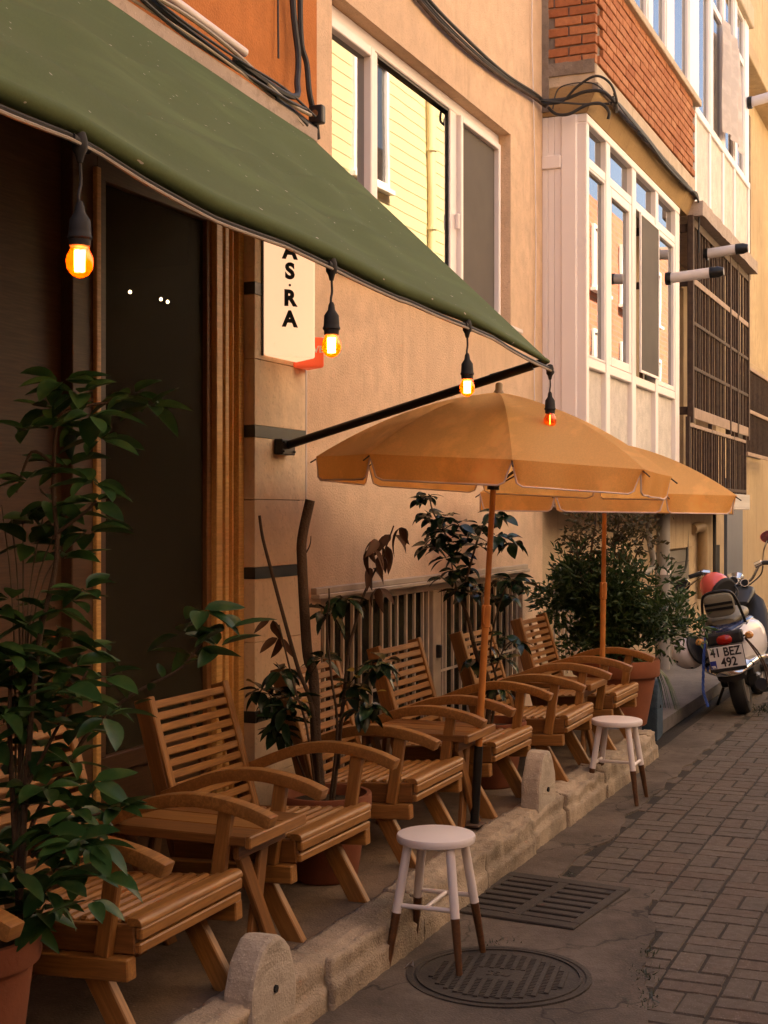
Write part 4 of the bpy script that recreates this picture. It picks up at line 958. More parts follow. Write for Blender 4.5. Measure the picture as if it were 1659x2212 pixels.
def make_table():
    t = thing('side_table', 'table', 'table', (0,0,0), 0, 'small teak tables between chairs'); 
    for i, (a,c) in enumerate(((-.19,-.065),(-.063,.063),(.065,.19))): 
        board('top_plank', ((a+c)/2,.0,.435), ((a+c)/2,.56,.435), c-a-.002, .03, M['teakdark'] if i != 1 else M['teak'], t)
    board('front_edge', (-.192,-.008,.434), (.192,-.008,.434), .02, .038, M['teak'], t); board('apron', (-.16,.05,.395), (.16,.05,.395), .02, .05, M['teakdark'], t); board('apron', (-.16,.50,.395), (.16,.50,.395), .02, .05, M['teakdark'], t)
    for yy in (.07,.47):
        board('leg', (-.12,yy,.42), (.115,yy-.03,-.03), .022, .055, M['teakdark'], t, up=(1,0,.4), bev=.004); board('leg', (.12,yy+.028,.42), (-.05,yy-.002,-.03), .022, .055, M['teakdark'], t, up=(1,0,-.4), bev=.004)
    return t
tb = make_table(); tb.location = (3.915,2.035,ZT); tb['label'] = 'nearest small teak table, between the two front chairs'
dup(tb, (5.99,2.075,ZT), 0, 'middle small teak table, between the third and fourth chairs')
dup(tb, (7.98,2.04,ZT), 0, 'farthest small teak table, between the last two chairs')
def make_stool():
    t = thing('stool', 'stool', 'stool', (0,0,0), 0, 'white topped wooden stools on the street')
    MB().lathe([(0,.418),(.132,.418),(.139,.422),(.141,.43),(.141,.441),(.138,.447),(.130,.45),(0,.4505)],40).build('seat', M['stoolwhite'], t, smooth=True)
    tops = [(s*.078,q*.078) for s in (-1,1) for q in (-1,1)]; 
    for (a,b_) in tops:
        p0, p1 = Vector((a,b_,.42)), Vector((a*1.78,b_*1.70,0.0)); pm = p0.lerp(p1,.56)
        lg = MB().tube([p0,pm], [.0165,.0168], 14).build('leg', M['stoolwhite'], t, smooth=True)
        MB().tube([pm,pm.lerp(p1,.02),p1], [.0170,.0165,.0115], 14).build('dipped_foot', M['stain'], lg, smooth=True)
    def at(a,b_,k): return Vector((a,b_,.42)).lerp(Vector((a*1.78,b_*1.70,0)),k)
    L0, L1 = at(-.078,-.078,.50), at(-.078,.078,.50); R0, R1 = at(.078,-.078,.50), at(.078,.078,.50)
    MB().tube([L0,L1],.0085,10).build('stretcher', M['stoolwhite'], t, smooth=True); MB().tube([R0,R1],.0085,10).build('stretcher', M['stoolwhite'], t, smooth=True)
    MB().tube([(L0+L1)/2,(R0+R1)/2],.0085,10).build('cross_stretcher', M['stoolwhite'], t, smooth=True)
    return t
st = make_stool(); st.location = (4.66,1.775,.010); st.rotation_euler = (0,0,R(2)); st['label'] = 'near white stool with dark dipped feet standing on the manhole cover'
dup(st, (7.66,1.842,.006), R(91), 'far white stool with dark dipped feet beside the last chairs')

# ================================================================ PLANTS
def leaf_mesh(name, L, W, droop, fold, mat, curl=0.0, seg=6, tip=1.0):
    b = MB(); vs_ = []
    for i in range(seg+1):
        t = i/seg; w_ = W*(math.sin(math.pi*min(1,t**.8*.97+.015))**.8)*(1 if t < .999 else .02)
        x = L*t; z = -droop*L*t*t + curl*L*math.sin(t*math.pi)
        vs_ += [(x,-w_/2,z+fold*w_),(x,0,z),(x,w_/2,z+fold*w_)]
    fs = []
    for i in range(seg):
        a = i*3; fs += [(a,a+1,a+4,a+3),(a+1,a+2,a+5,a+4)]
    me = b.add(vs_, fs).mesh(name, smooth=2, fix=False); me.materials.append(mat); return me
def leafset(name, L, W, mat, n=4, dr=(.1,.45)):
    return [leaf_mesh(name, L*random.uniform(.9,1.1), W*random.uniform(.85,1.15), random.uniform(*dr), random.uniform(.08,.3), mat) for _ in range(n)]
def rot_to(d, roll):
    d = Vector(d).normalized(); z = Vector((0,0,1)); y = z.cross(d)
    if y.length < .05: y = Vector((0,1,0))
    y.normalize(); z = d.cross(y); return Matrix((d,y,z)).transposed().to_4x4() @ Matrix.Rotation(roll,4,'X')
def whorl(par, c, meshes, n, tilt=(-.5,.5), s=(.75,1.15), spread=.012, name='leaf', roll=.5):
    a0 = random.uniform(0,6.28)
    for k in range(n):
        a = a0+k*2.4+random.uniform(-.3,.3); e = random.uniform(*tilt)
        d = Vector((math.cos(a)*math.cos(e),math.sin(a)*math.cos(e),math.sin(e)))
        sc_ = random.uniform(*s); mt = Matrix.Translation(Vector(c)+d*spread) @ rot_to(d, random.uniform(-roll,roll)) @ Matrix.Scale(sc_,4)
        o = obj(name, random.choice(meshes), None, par); o.matrix_parent_inverse = Matrix.Translation(-par.location); o.matrix_basis = mt
def pot(par, c, r, h, rim=.07):
    o = MB().lathe([(r*.66,0),(r*.70,.01),(r*.90,h-rim),(r*.90,h-rim+.001),(r*.985,h-rim+.006),(r,h-rim+.02),(r,h-.008),(r*.985,h),(r*.90,h),(r*.885,h-.012),(r*.86,h-.05),(0,h-.05)],40,c).build('pot', M['terra'], smooth=True); P(o, par)
    s_ = MB().lathe([(0,h-.035),(r*.5,h-.032),(r*.87,h-.042)],24,c).build('soil', M['soil'], smooth=True); P(s_, par); disp(s_.data,.008,20)
def stem(par, pts, r0, r1, name='stem', mat='twig', n=8):
    p = bez(pts,5); N = len(p); P(MB().tube(p, [lerp(r0,r1,i/(N-1)) for i in range(N)], n).build(name, M[mat], smooth=True), par)

# 1 leafy plant at the left edge
random.seed(101)
PL1 = thing('potted_plant', 'tall leafy laurel-like plant in a terracotta pot at the left edge', 'plant', (2.84,2.2,ZT), 0, 'potted plants on the terrace')
pot(PL1, (2.75,2.30,ZT), .20, .40)
P1_S = [[(2.82,2.18,0.50),(2.83,2.16,0.92),(2.84,2.13,1.27),(2.86,2.09,1.49),(2.86,2.1,1.67),(2.86,2.08,1.84),(2.9,2.01,1.88)],[(2.83,2.17,0.5),(2.82,2.2,1.04),(2.82,2.19,1.27)],[(2.83,2.16,0.92),(2.87,2.07,1.11),(2.89,2.02,1.21)],[(2.84,2.15,0.75),(2.87,2.06,0.83),(2.9,1.99,0.86)],[(2.86,2.1,1.72),(2.84,2.15,1.75),(2.82,2.18,1.65)],[(2.86,2.09,1.55),(2.89,2.03,1.6),(2.9,2.0,1.63)],[(2.86,2.08,1.84),(2.93,2.04,1.87),(3.0,1.97,1.88)]]
for k, s_ in enumerate(P1_S): stem(PL1, s_, .009 if k < 2 else .005, .003)
stem(PL1, [(2.85,2.2,.5),(3.04,2.31,0.75),(3.08,2.21,0.94),(3.11,2.14,1.05),(3.15,2.04,1.13),(3.2,1.94,1.19),(3.25,1.89,1.28)], .007, .003)
P1_W = [(2.73,1.98,1.91),(2.74,1.94,1.88),(3.0,1.96,1.90),(3.02,1.92,1.87),(2.99,2.21,1.87),(2.75,1.91,1.83),(2.92,2.07,1.81),(2.9,1.99,1.78),(2.9,2.21,1.81),(2.78,2.12,1.68),(3.02,2.17,1.72),(2.77,1.92,1.67),(2.91,2.01,1.63),(2.93,2.16,1.63),(2.99,2.15,1.59),(2.91,2.19,1.57),(2.95,2.06,1.55),(2.92,2.22,1.52),(2.99,2.17,1.48),(2.79,2.12,1.33),(2.93,2.1,1.38),(2.98,2.18,1.28),(3.01,2.09,1.25),(2.8,2.16,1.24),(2.96,2.11,1.21),(2.96,2.18,1.16),(2.93,2.0,1.19),(2.87,2.18,1.15),(2.85,2.0,1.14),(2.84,2.21,1.08),(2.9,2.11,1.07),(2.78,1.89,1.12),(2.89,2.16,1.01),(2.97,2.29,0.94),(2.99,2.14,0.96),(2.96,2.06,0.92),(2.82,2.09,0.93),(2.99,2.0,0.85),(2.85,2.2,0.87),(2.86,2.04,0.87),(2.96,2.17,0.78),(2.77,1.92,0.82),(2.91,2.21,0.75),(2.68,2.08,0.76),(2.89,2.12,0.71),(2.88,2.03,0.73),(2.82,1.93,0.73),(2.9,2.18,0.64),(2.81,2.2,0.65),(2.86,2.19,0.57)]
lm = leafset('leaf', .105, .047, M['leaf'], 5, (.05,.3))
for c in P1_W: whorl(PL1, c, lm, 7 if c[2] > 1.4 else 6)
for _ in range(44):
    c = random.choice(P1_W[19:]); whorl(PL1, (c[0]-.05+random.gauss(0,.05), c[1]+.06+random.gauss(0,.05), c[2]+random.gauss(0,.06)), lm, 5)
for c in [(3.25,1.91,1.34),(3.27,1.84,1.29),(3.24,1.93,1.22),(3.29,1.88,1.24),(3.22,1.95,1.28)]: whorl(PL1, c, lm, 4, s=(.9,1.25))
for k in range(9):                                # withered leaves along the side branch
    q = lerp(0,1,k/8); c = Vector((3.05,2.24,.92)).lerp(Vector((3.2,1.95,1.19)), q); whorl(PL1, tuple(c), lm, 1, tilt=(.3,1.3), s=(.35,.6))
for a, b_ in [((2.9,2.25,1.30),(2.89,2.28,1.62)),((2.91,2.24,1.3),(2.9,2.26,1.6)),((2.91,2.23,1.3),(2.91,2.23,1.61)),((2.91,2.22,1.3),(2.93,2.18,1.6)),((2.92,2.22,1.3),(2.94,2.15,1.56)),((2.92,2.21,1.3),(2.95,2.13,1.52))]:
    stem(PL1, [(2.87,2.22,.55),a,b_], .0035, .0018, 'dry_stalk', 'drystalk', 6)
# 2 pruned shrub with thick trunk
random.seed(102)
PL2 = thing('potted_plant', 'pruned shrub with a thick sawn-off trunk and withered leaves in front of the pillar', 'plant', (4.95,2.36,ZT), 0, 'potted plants on the terrace')
pot(PL2, (4.97,2.36,ZT), .185, .335)
tr = [(4.94,2.36,0.46),(4.93,2.38,0.72),(4.93,2.39,0.96),(4.92,2.41,1.04),(4.91,2.42,1.22),(4.91,2.43,1.4),(4.91,2.43,1.5),(4.92,2.4,1.65)]
stem(PL2, tr, .021, .0195, 'trunk', 'bark', 14)
for k, pts in enumerate(([(4.93,2.36,.46),(4.88,2.37,0.83),(4.86,2.42,0.99),(4.84,2.47,1.18),(4.82,2.52,1.38),(4.81,2.55,1.5),(4.8,2.56,1.59)],[(4.9,2.36,.46),(4.83,2.37,0.77),(4.81,2.41,0.92),(4.79,2.45,1.1),(4.79,2.47,1.17)],[(4.95,2.33,.46),(4.87,2.26,0.77),(4.86,2.28,0.97),(4.86,2.3,1.17),(4.86,2.29,1.25),(4.86,2.29,1.31)],[(4.98,2.33,.46),(4.97,2.29,0.78),(4.98,2.28,0.91),(4.98,2.26,1.07),(4.99,2.24,1.16),(5.0,2.21,1.27),(5.02,2.18,1.35),(5.03,2.14,1.43),(5.05,2.1,1.55)],[(4.97,2.3,.6),(4.93,2.26,0.85),(4.95,2.22,0.89),(4.97,2.17,0.98),(4.98,2.13,1.02)],[(4.93,2.4,.5),(4.86,2.45,.7),(4.82,2.5,.85),(4.80,2.53,.92)],[(4.91,2.43,1.42),(4.925,2.405,1.47),(4.927,2.40,1.51)],[(4.91,2.42,1.22),(4.925,2.395,1.245)])):
    stem(PL2, pts, (.0095,.005,.006,.009,.005,.005,.004,.005)[k], (.0055,.003,.003,.003,.002,.002,.0015,.004)[k])
ld = leafset('leaf', .095, .034, M['leafdead'], 4, (.3,.8)); lg = leafset('leaf', .105, .046, M['leafdark'], 4); ly = leafset('leaf', .05, .03, M['leafyel'], 3)
for c in [(5.01,2.18,1.47),(5.01,2.15,1.5),(5.05,2.13,1.48),(5.06,2.11,1.52),(5.03,2.19,1.39),(5.04,2.16,1.31),(4.83,2.52,1.19),(4.84,2.49,1.12),(5.01,2.15,1.44),(5.05,2.07,1.55)]: whorl(PL2, c, ld, 3, tilt=(-1.5,-.4), s=(.7,1.1), roll=1.2)
for c in [(4.95,2.33,1.21),(4.91,2.25,1.27),(4.95,2.36,1.03),(4.82,2.48,0.99),(4.83,2.57,0.91),(4.84,2.52,0.89),(4.77,2.43,0.86),(4.8,2.45,0.8),(4.85,2.50,0.75),(4.97,2.14,1.01),(5.03,2.13,1.02),(4.94,2.19,0.84),(4.9,2.14,0.87),(4.86,2.44,0.88),(4.98,2.25,0.93)]: whorl(PL2, c, lg, 9, tilt=(-.9,.4))
for c in [(4.91,2.18,0.96),(4.92,2.13,0.91),(4.83,2.38,0.81),(4.95,2.22,0.98),(4.87,2.37,0.86)]: whorl(PL2, c, ly, 2, s=(.7,1.0))
# 3 dark glossy shrub
random.seed(103)
PL3 = thing('potted_plant', 'dark glossy camellia-like shrub behind the near parasol pole', 'plant', (7.0,2.4,ZT), 0, 'potted plants on the terrace')
pot(PL3, (7.0,2.36,ZT), .19, .34)
P3_S = [[(7.0,2.38,.46),(7.03,2.38,0.7),(7.0,2.44,0.86),(6.99,2.48,1.04),(6.97,2.51,1.13),(6.96,2.54,1.22),(6.95,2.56,1.34)],[(6.97,2.51,1.15),(7.0,2.44,1.43),(7.02,2.39,1.57)],[(6.96,2.54,1.33),(6.94,2.6,1.51),(6.92,2.65,1.6),(6.91,2.67,1.69)],[(7.01,2.36,.46),(7.04,2.34,0.7),(7.03,2.37,0.86),(7.05,2.34,1.07),(7.07,2.28,1.25)],[(7.04,2.35,0.76),(7.06,2.3,0.89),(7.08,2.25,0.93)]]
for k, s_ in enumerate(P3_S): stem(PL3, s_, (.017,.008,.007,.008,.005)[k], .0035, mat='bark')
P3_W = [(6.84,2.65,1.69),(6.87,2.7,1.67),(6.95,2.70,1.6),(6.95,2.66,1.57),(6.85,2.56,1.58),(7.0,2.66,1.51),(6.9,2.5,1.54),(6.86,2.62,1.47),(6.97,2.7,1.43),(6.89,2.6,1.41),(6.9,2.57,1.49),(6.86,2.51,1.44),(6.85,2.56,1.36),(6.99,2.53,1.38),(6.93,2.45,1.47),(7.03,2.43,1.54),(7.01,2.34,1.6),(7.05,2.31,1.58),(7.12,2.46,1.42),(7.04,2.34,1.48),(7.08,2.3,1.46),(7.16,2.29,1.44),(6.89,2.52,1.3),(6.86,2.57,1.26),(7.08,2.51,1.31),(7.05,2.53,1.26),(6.94,2.42,1.22),(6.9,2.5,1.19),(7.05,2.49,1.18),(7.15,2.35,1.24),(7.01,2.24,1.25),(7.2,2.25,1.22),(7.14,2.36,1.14),(7.1,2.28,1.16),(7.01,2.37,0.9),(6.97,2.27,0.96),(6.98,2.21,0.93),(7.10,2.42,0.79),(7.0,2.28,0.83),(7.05,2.47,0.82),(6.99,2.32,0.68)]
l3 = leafset('leaf', .098, .056, M['leafdark'], 4)
for c in P3_W: whorl(PL3, c, l3, 7, tilt=(-.6,.5), s=(.7,1.1))
# 4 big bush
random.seed(104)
PL4 = thing('potted_bush', 'big bushy shrub in the largest terracotta pot at the end of the terrace', 'plant', (9.36,2.27,.05), 0, 'potted plants on the terrace')
pot(PL4, (9.37,2.26,ZT-.003), .295, .445, .115)
P4_S = [[(9.43,2.35,0.55),(9.41,2.41,0.96),(9.37,2.5,1.16),(9.36,2.53,1.36),(9.35,2.54,1.43)],[(9.45,2.32,0.55),(9.45,2.3,1.09),(9.46,2.28,1.43),(9.49,2.22,1.69)],[(9.42,2.38,0.55),(9.39,2.44,1.23),(9.41,2.41,1.56),(9.39,2.45,1.71)],[(9.47,2.25,0.55),(9.52,2.13,1.02),(9.59,1.98,1.06)],[(9.46,2.28,0.62),(9.55,2.07,0.77),(9.64,1.85,0.87)],[(9.45,2.3,1.36),(9.5,2.19,1.55),(9.55,2.07,1.66)],[(9.44,2.33,0.89),(9.51,2.16,1.29),(9.54,2.09,1.47)]]
for s_ in P4_S: stem(PL4, s_, .011, .003, mat='bark')
def foliage(par, blobs, mat, name, L, W, n_total, clump, up=0.2):
    b = MB(); tot = sum(r[0]*r[1]*r[2] for _, r in blobs)
    for c, r in blobs:
        for _ in range(int(n_total*r[0]*r[1]*r[2]/tot/clump)):
            while True:
                q = Vector((random.uniform(-1,1),random.uniform(-1,1),random.uniform(-1,1)))
                if q.length < 1 and random.random() < .35+.65*q.length: break
            q = Vector((c[0]+q.x*r[0], c[1]+q.y*r[1], c[2]+q.z*r[2])); ax = (q-Vector(c)).normalized()+Vector((random.gauss(0,.5),random.gauss(0,.5),random.gauss(0,.4)+up)); ax.normalize()
            for k in range(clump):
                d = (ax+Vector((random.gauss(0,.6),random.gauss(0,.6),random.gauss(0,.5)))).normalized(); p = q+ax*(k*L*.35)+Vector((random.gauss(0,.008),)*3)
                s_ = d.cross(Vector((random.gauss(0,1),random.gauss(0,1),random.gauss(0,1)))).normalized()*W*random.uniform(.35,.6); l = d*L*random.uniform(.6,1.2); nn = s_.cross(d).normalized()*W*.25
                b.add([p, p+l*.45+s_+nn, p+l, p+l*.45-s_+nn, p+l*.5], [(0,1,4),(1,2,4),(4,2,3),(0,4,3)])
    return stuff(P(b.build(name, M[mat], fix=False), par))
bl4 = []
for s_ in P4_S:
    for p in bez(s_,3):
        if p.z > .66:
            dense = p.z < 1.18+random.gauss(0,.12); bl4.append(((p.x+random.gauss(0,.05),p.y+random.gauss(0,.06),p.z+random.gauss(0,.04)), (random.uniform(.06,.13),random.uniform(.06,.14),random.uniform(.05,.12)), dense))
for _ in range(34): bl4.append(((9.42+random.gauss(0,.10),2.36+random.gauss(0,.15),random.uniform(.66,1.18)), (.10,.11,.09), True))
foliage(PL4, [(c,r) for c,r,d in bl4 if d], 'bushleaf', 'crown', .065, .024, 7500, 5, .35)
foliage(PL4, [(c,r) for c,r,d in bl4 if not d]+[((9.38,2.48,1.45),(.14,.15,.17)),((9.43,2.34,1.4),(.16,.16,.16)),((9.50,2.18,1.5),(.12,.13,.16))], 'drybush', 'upper_twigs', .045, .023, 1500, 4)
gb = MB()
for k in range(26):
    a = random.uniform(-1.9,.2); d = Vector((math.cos(a),math.sin(a),0)); p0 = Vector((9.55,2.1,.50)); pts = [p0+d*.05*i+Vector((0,0,.10*math.sin(i*.5)-.013*i*i)) for i in range(6)]; s_ = Vector((-d.y,d.x,0))*.008
    for i in range(5): gb.add([pts[i]-s_*(1-i/6),pts[i]+s_*(1-i/6),pts[i+1]+s_*(1-(i+1)/6),pts[i+1]-s_*(1-(i+1)/6)],[(0,1,2,3)])
stuff(P(gb.build('grass_blades', M['leaf'], fix=False), PL4))

# ================================================================ SCOOTER
SC = thing('motor_scooter', 'white and dark scooter parked on the street seen from behind, with number plate', 'scooter', (11.36,1.70,.0))
SC.rotation_euler = (R(-10.5),0,R(3)); SC.scale = (1.06,1.08,1.04)           # leaning on its side stand
def S(b, name, mat, par=SC, **k): return b.build(name, M[mat], par, **k)
def wheel(f, r, wd, name):
    t_ = MB(); n = 32
    prof = [(r-.085,-wd*.42),(r-.05,-wd*.52),(r-.018,-wd*.45),(r-.004,-wd*.25),(r,0),(r-.004,wd*.25),(r-.018,wd*.45),(r-.05,wd*.52),(r-.085,wd*.42)]
    for rr_, y in prof:
        for k in range(n): a = 2*math.pi*k/n; t_.v.append((f+rr_*math.cos(a), y, r+rr_*math.sin(a)))
    for i in range(len(prof)-1):
        for k in range(n): k2=(k+1)%n; t_.f.append((i*n+k,i*n+k2,(i+1)*n+k2,(i+1)*n+k)); t_.m.append(0)
    w_ = S(t_, name, 'blackrub', smooth=True)
    S(MB().tube([(f,-wd*.45,r),(f,-wd*.30,r),(f,wd*.30,r),(f,wd*.45,r)],[r-.09,r-.105,r-.105,r-.09],24), 'rim', 'pipegrey', w_, smooth=True)
    S(MB().tube([(f,-wd*.6,r),(f,wd*.6,r)],.035,14), 'hub', 'chrome', w_, smooth=True); return w_
wheel(0,.235,.11,'rear_wheel'); wheel(1.24,.235,.10,'front_wheel')
# rear body: white cowls, chrome fender, floor, shield
S(MB().loft([(-.36,0,.50,.045,.05,2.5),(-.33,0,.53,.12,.11,2.6),(-.22,0,.56,.19,.16,2.8),(-.05,0,.555,.235,.185,2.8),(.15,0,.55,.245,.185,2.8),(.32,0,.53,.21,.17,2.6),(.45,0,.50,.14,.12,2.4)],28), 'rear_body', 'scwhite', smooth=True)
S(MB().loft([(-.34,0,.655,.06,.03,2.2),(-.20,0,.685,.155,.045,2.4),(.05,0,.70,.185,.05,2.4),(.35,0,.69,.16,.05,2.4)],24), 'seat_base', 'scblue', smooth=True)
S(MB().loft([(-.25,0,.73,.08,.02,2.2),(-.20,0,.745,.13,.045,2.4),(-.02,0,.765,.155,.06,2.4),(.18,0,.765,.15,.06,2.4),(.36,0,.755,.13,.055,2.3),(.46,0,.73,.07,.03,2.2)],24), 'seat', 'scseat', smooth=True)
S(MB().loft([(-.42,0,.36,.10,.02,2.2),(-.36,0,.40,.17,.05,2.6),(-.22,0,.42,.215,.045,2.8),(.0,0,.41,.245,.035,2.8),(.28,0,.41,.23,.03,2.6),(.42,0,.42,.15,.02,2.4)],28), 'chrome_fender', 'chrome', smooth=True)
S(MB().box(.40,.86,-.20,.20,.26,.32), 'floorboard', 'blackrub', bevel=.02, seg=2)
S(MB().loft([(.80,0,.30,.20,.04,3),(.88,0,.42,.22,.10,3),(.93,0,.58,.23,.14,3),(.99,0,.76,.20,.08,3),(1.05,0,.86,.12,.05,2.5)],24), 'front_shield', 'camhouse', smooth=True)
S(MB().loft([(.94,0,.40,.10,.10,2.4),(1.05,0,.52,.14,.2,2.4),(1.16,0,.60,.12,.22,2.4),(1.28,0,.62,.05,.1,2.4)],20), 'front_cowl', 'camhouse', smooth=True)
S(MB().loft([(1.02,0,.46,.07,.02,2.2),(1.14,0,.52,.09,.03,2.4),(1.28,0,.51,.09,.03,2.4),(1.42,0,.42,.06,.02,2.2)],18), 'front_fender', 'scwhite', smooth=True)
S(MB().tube([(1.24,-.07,.235),(1.10,-.06,.75),(1.06,-.03,.95)],.02,10), 'fork', 'chrome', smooth=True); S(MB().tube([(1.24,.07,.235),(1.10,.06,.75),(1.06,.03,.95)],.02,10), 'fork', 'chrome', smooth=True)
S(MB().tube(bez([(.97,-.33,1.08),(.99,-.23,1.10),(1.05,-.12,.97),(1.06,0,.95),(1.05,.12,.97),(.99,.23,1.10),(.97,.33,1.08)],6),.012,10), 'handlebar', 'chrome', smooth=True)
for s_ in (-1,1):
    S(MB().tube([(.972,s_*.24,1.097),(.97,s_*.35,1.08)],.019,12), 'grip', 'blackrub', smooth=True)
    S(MB().tube([(.985,s_*.18,1.085),(.98,s_*.235,1.1)],.026,12), 'brake_clamp', 'chrome', smooth=True)
    S(MB().tube(bez([(1.02,s_*.22,1.10),(1.05,s_*.27,1.09),(1.03,s_*.35,1.075)],4),.006,8), 'brake_lever', 'chrome', smooth=True)
    S(MB().tube(bez([(1.06,s_*.10,.93),(1.12,s_*.2,1.0),(1.03,s_*.24,1.09)],5),.006,8), 'brake_hose', 'cable', smooth=True)
for (q, c, tl) in ((-1,(.99,-.33,1.30),R(12)),(1,(1.0,.42,1.02),R(28))):
    S(MB().tube(bez([(.985,q*.24,1.10),(.985,q*.27,(1.1+c[2])/2),(c[0],c[1]-q*.02,c[2]-.03)],5),.006,8), 'mirror_stem', 'chrome', smooth=True)
    mm = S(MB().lathe([(0,.022),(.03,.02),(.05,.010),(.056,0),(.054,-.004)],24), 'mirror', 'chrome', smooth=True)
    mm.matrix_local = Matrix.Translation(c) @ Matrix.Rotation(R(78),4,'Y') @ Matrix.Rotation(-q*tl,4,'X') @ Matrix.Diagonal((1.0,1.35 if q < 0 else 1.3,1,1))
    S(MB().lathe([(0,-.0045),(.051,-.0045)],24), 'mirror_glass', 'glassS', mm)
S(MB().lathe([(0,.06),(.06,.05),(.085,.02),(.09,0),(.088,-.01)],24), 'headlamp', 'chrome', smooth=True).matrix_local = Matrix.Translation((1.16,0,.86)) @ Matrix.Rotation(R(90),4,'Y')
S(MB().loft([(.98,0,.99,.05,.02,2.2),(1.02,0,1.01,.075,.045,2.3),(1.08,0,1.0,.05,.03,2.2)],18), 'instrument_pod', 'chrome', smooth=True)
for (y_,z_,r_) in ((-.085,.955,.036),(.0,.985,.044),(.075,.95,.034)):
    gq = S(MB().lathe([(r_*.6,-.03),(r_*.95,-.02),(r_,.0),(r_*.97,.012),(r_*.85,.012),(r_*.82,.004),(0,.004)],20), 'gauge', 'chrome', smooth=True); gq.matrix_local = Matrix.Translation((.90,y_,z_)) @ Matrix.Rotation(R(-62),4,'Y')
    S(MB().lathe([(0,.0055),(r_*.8,.0055)],20), 'gauge_dial', 'ink', gq)
S(MB().loft([(.72,0,.80,.10,.02,2.4),(.82,0,.86,.15,.05,2.6),(.95,0,.88,.15,.06,2.6)],20), 'dash_cover', 'camhouse', smooth=True)
# sissy bar with cushion
sbp = bez([(-.16,-.15,.66),(-.22,-.14,.78),(-.29,-.115,.91),(-.305,-.08,.955),(-.31,0,.965),(-.305,.08,.955),(-.29,.115,.91),(-.22,.14,.78),(-.16,.15,.66)],5)
sb_ = S(MB().tube(sbp,.011,10), 'backrest_bar', 'black', smooth=True)
cz = MB().loft([(-.045,0,0,.10,.075,4),(-.035,0,0,.128,.10,4),(.0,0,0,.135,.108,4),(.025,0,0,.125,.098,4)],24); cs = S(cz, 'backrest_cushion', 'scseat', sb_, smooth=True); cs.matrix_local = Matrix.Translation((-.285,0,.865)) @ Matrix.Rotation(R(-12),4,'Y') @ Matrix.Diagonal((1,.80,.86,1))
for zz in (-.022,.022): S(MB().box(-.052,-.03,-.125,.125,zz-.012,zz+.012), 'strap', 'black', cs)
# tail: light, indicators, plate
S(MB().loft([(-.405,0,.605,.03,.02,2.2),(-.39,0,.607,.055,.036,2.4),(-.33,0,.61,.06,.04,2.6)],20), 'tail_light', 'taillight', smooth=True)
S(MB().box(-.375,-.28,-.13,.13,.57,.665), 'tail_housing', 'camhouse', bevel=.02, seg=2)
for s_ in (-1,1):
    S(MB().tube([(-.33,s_*.10,.615),(-.34,s_*.155,.615)],.008,8), 'indicator_stalk', 'black'); S(MB().loft([(-.385,s_*.175,.615,.015,.015,2),(-.37,s_*.175,.615,.03,.028,2),(-.33,s_*.175,.615,.03,.028,2),(-.315,s_*.175,.615,.015,.015,2)],16), 'indicator', 'indic', smooth=True)
PT = Matrix.Translation((-.435,0,.485)) @ Matrix.Rotation(R(-8),4,'Y')
pl = S(MB().box(-.004,.004,-.122,.122,-.082,.082), 'number_plate', 'plate', bevel=.002); pl.matrix_local = PT
S(MB().box(-.0065,-.002,-.128,.128,-.104,-.080), 'plate_holder', 'camhouse', pl); S(MB().box(-.002,.006,-.127,.127,-.088,.087), 'plate_back', 'camhouse', pl)
S(MB().box(-.0052,-.003,.078,.120,-.078,-.018), 'blue_band', 'plateblue', pl)
def ptxt(s_, size, y, z, par, mat, xs=1.0, dx=-.0055):
    o = obj('lettering', text_mesh(s_, size, .0006, .0022), M[mat], par); o.matrix_local = Matrix.Translation((dx,y,z)) @ Matrix(((0,0,-1,0),(-1,0,0,0),(0,1,0,0),(0,0,0,1))) @ Matrix.Diagonal((xs,1,1,1)); return o
ptxt('41 BEZ', .092, 0, .038, pl, 'ink', .78); ptxt('492', .092, -.012, -.040, pl, 'ink', .82); ptxt('TR', .022, .099, -.064, pl, 'plate', 1, -.006)
o = obj('emblem', text_mesh('mondial', .045, .0015, .001), M['chrome'], SC); o.matrix_local = Matrix.Translation((.17,-.251,.50)) @ Matrix.Rotation(R(90),4,'X')
S(MB().tube(bez([(.1,-.16,.20),(-.1,-.19,.20),(-.30,-.19,.24)],4),[.03]*4+[.045]*5,14), 'exhaust', 'black', smooth=True)
S(MB().box(-.05,.55,-.13,.13,.22,.40), 'engine_block', 'camhouse', bevel=.03, seg=2); S(MB().box(-.06,.10,-.16,-.06,.20,.30), 'swing_arm', 'camhouse', bevel=.02)
S(MB().loft([(-.34,0,.32,.10,.03,2.4),(-.25,0,.42,.13,.05,2.6),(-.05,0,.46,.13,.04,2.6)],18), 'mud_guard', 'camhouse', smooth=True)
S(MB().tube([(.45,.12,.28),(.48,.28,-.02)],.012,8), 'side_stand', 'black'); 
for k,(y_,l_) in enumerate(((-.16,.36),(-.175,.32))): S(MB().tube(bez([(-.34,-.14,.60),(-.36,y_-.03,.50),(-.34,y_-.07,.38),(-.33,y_-.075,.60-l_)],5),.006,8), 'loose_strap', 'iron', smooth=True)
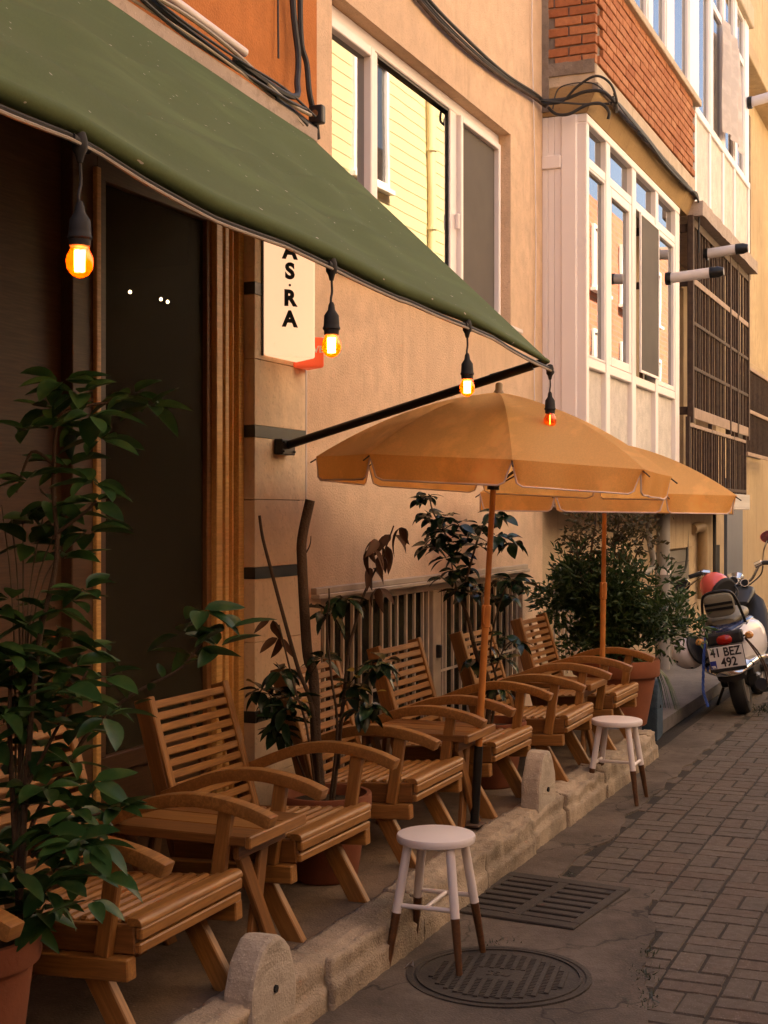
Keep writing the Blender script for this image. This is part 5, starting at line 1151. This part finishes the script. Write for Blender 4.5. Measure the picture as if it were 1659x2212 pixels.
# helmets and rope
def helmet(name, loc, rot, mat, label, r=.135):
    t = thing(name, label, 'helmet', loc); t.rotation_euler = rot
    b = MB()
    for i in range(13):
        ph = math.pi*(i/12)*.70
        for k in range(28):
            a = 2*math.pi*k/28; b.v.append((r*1.12*math.sin(ph)*math.cos(a), r*.95*math.sin(ph)*math.sin(a), r*math.cos(ph)+.02))
    for i in range(12):
        for k in range(28): k2=(k+1)%28; b.f.append((i*28+k,(i+1)*28+k,(i+1)*28+k2,i*28+k2)); b.m.append(0)
    b.build('shell', M[mat], t, smooth=2, fix=False)
    MB().lathe([(r*.86,-.085),(r*.95,-.075),(r*.97,-.06),(r*.80,-.05),(r*.5,.03),(0,.06)],24).build('lining', M['blackrub'], t, smooth=True)
    MB().tube(bez([(r*.2,r*.80,-.07),(r*.35,r*.5,-.15),(r*.35,-r*.5,-.15),(r*.2,-r*.80,-.07)],5),.007,8).build('chin_strap', M['black'], t, smooth=True); return t
hr = helmet('helmet', (11.80,1.985,.965), Vector((0,0,1)).rotation_difference(Vector((.55,.75,.35)).normalized()).to_euler(), 'helred', 'coral red helmet resting behind the scooter handlebars')
hw = helmet('helmet', (11.08,2.075,.50), (R(-118),R(18),R(-30)), 'helwhite', 'white helmet with round vents hanging at the left of the scooter', .128)
for (a,e) in ((.3,.5),(1.1,.45),(2.0,.55),(2.9,.5),(4.0,.6),(5.2,.5),(.7,.95),(2.4,.95),(4.6,.95),(.2,1.3),(1.5,1.3),(3.2,1.3),(5.4,1.3)):
    d = Vector((1.12*math.sin(e*1.2)*math.cos(a),.95*math.sin(e*1.2)*math.sin(a),math.cos(e*1.2)))*.128; n_ = d.normalized(); c = d+Vector((0,0,.02))
    MB().tube([c-n_*.006,c+n_*.0025],.010,12).build('vent', M['camhouse'], hw)
rp = MB(); path = bez([(10.98,1.86,.70),(10.99,1.90,.71),(10.98,1.935,.66),(10.965,1.95,.52),(10.96,1.955,.36),(10.96,1.955,.22),(10.965,1.93,.13),(10.96,1.92,.10)],8)
for ph in (0,2.1,4.2): rp.tube([p+Vector((.006*math.cos(i*.9+ph),.006*math.sin(i*.9+ph),0)) for i,p in enumerate(path)], .0065, 6)
tag(rp.build('rope', M['rope'], smooth=True), 'blue rope hanging from the back of the scooter', 'rope')
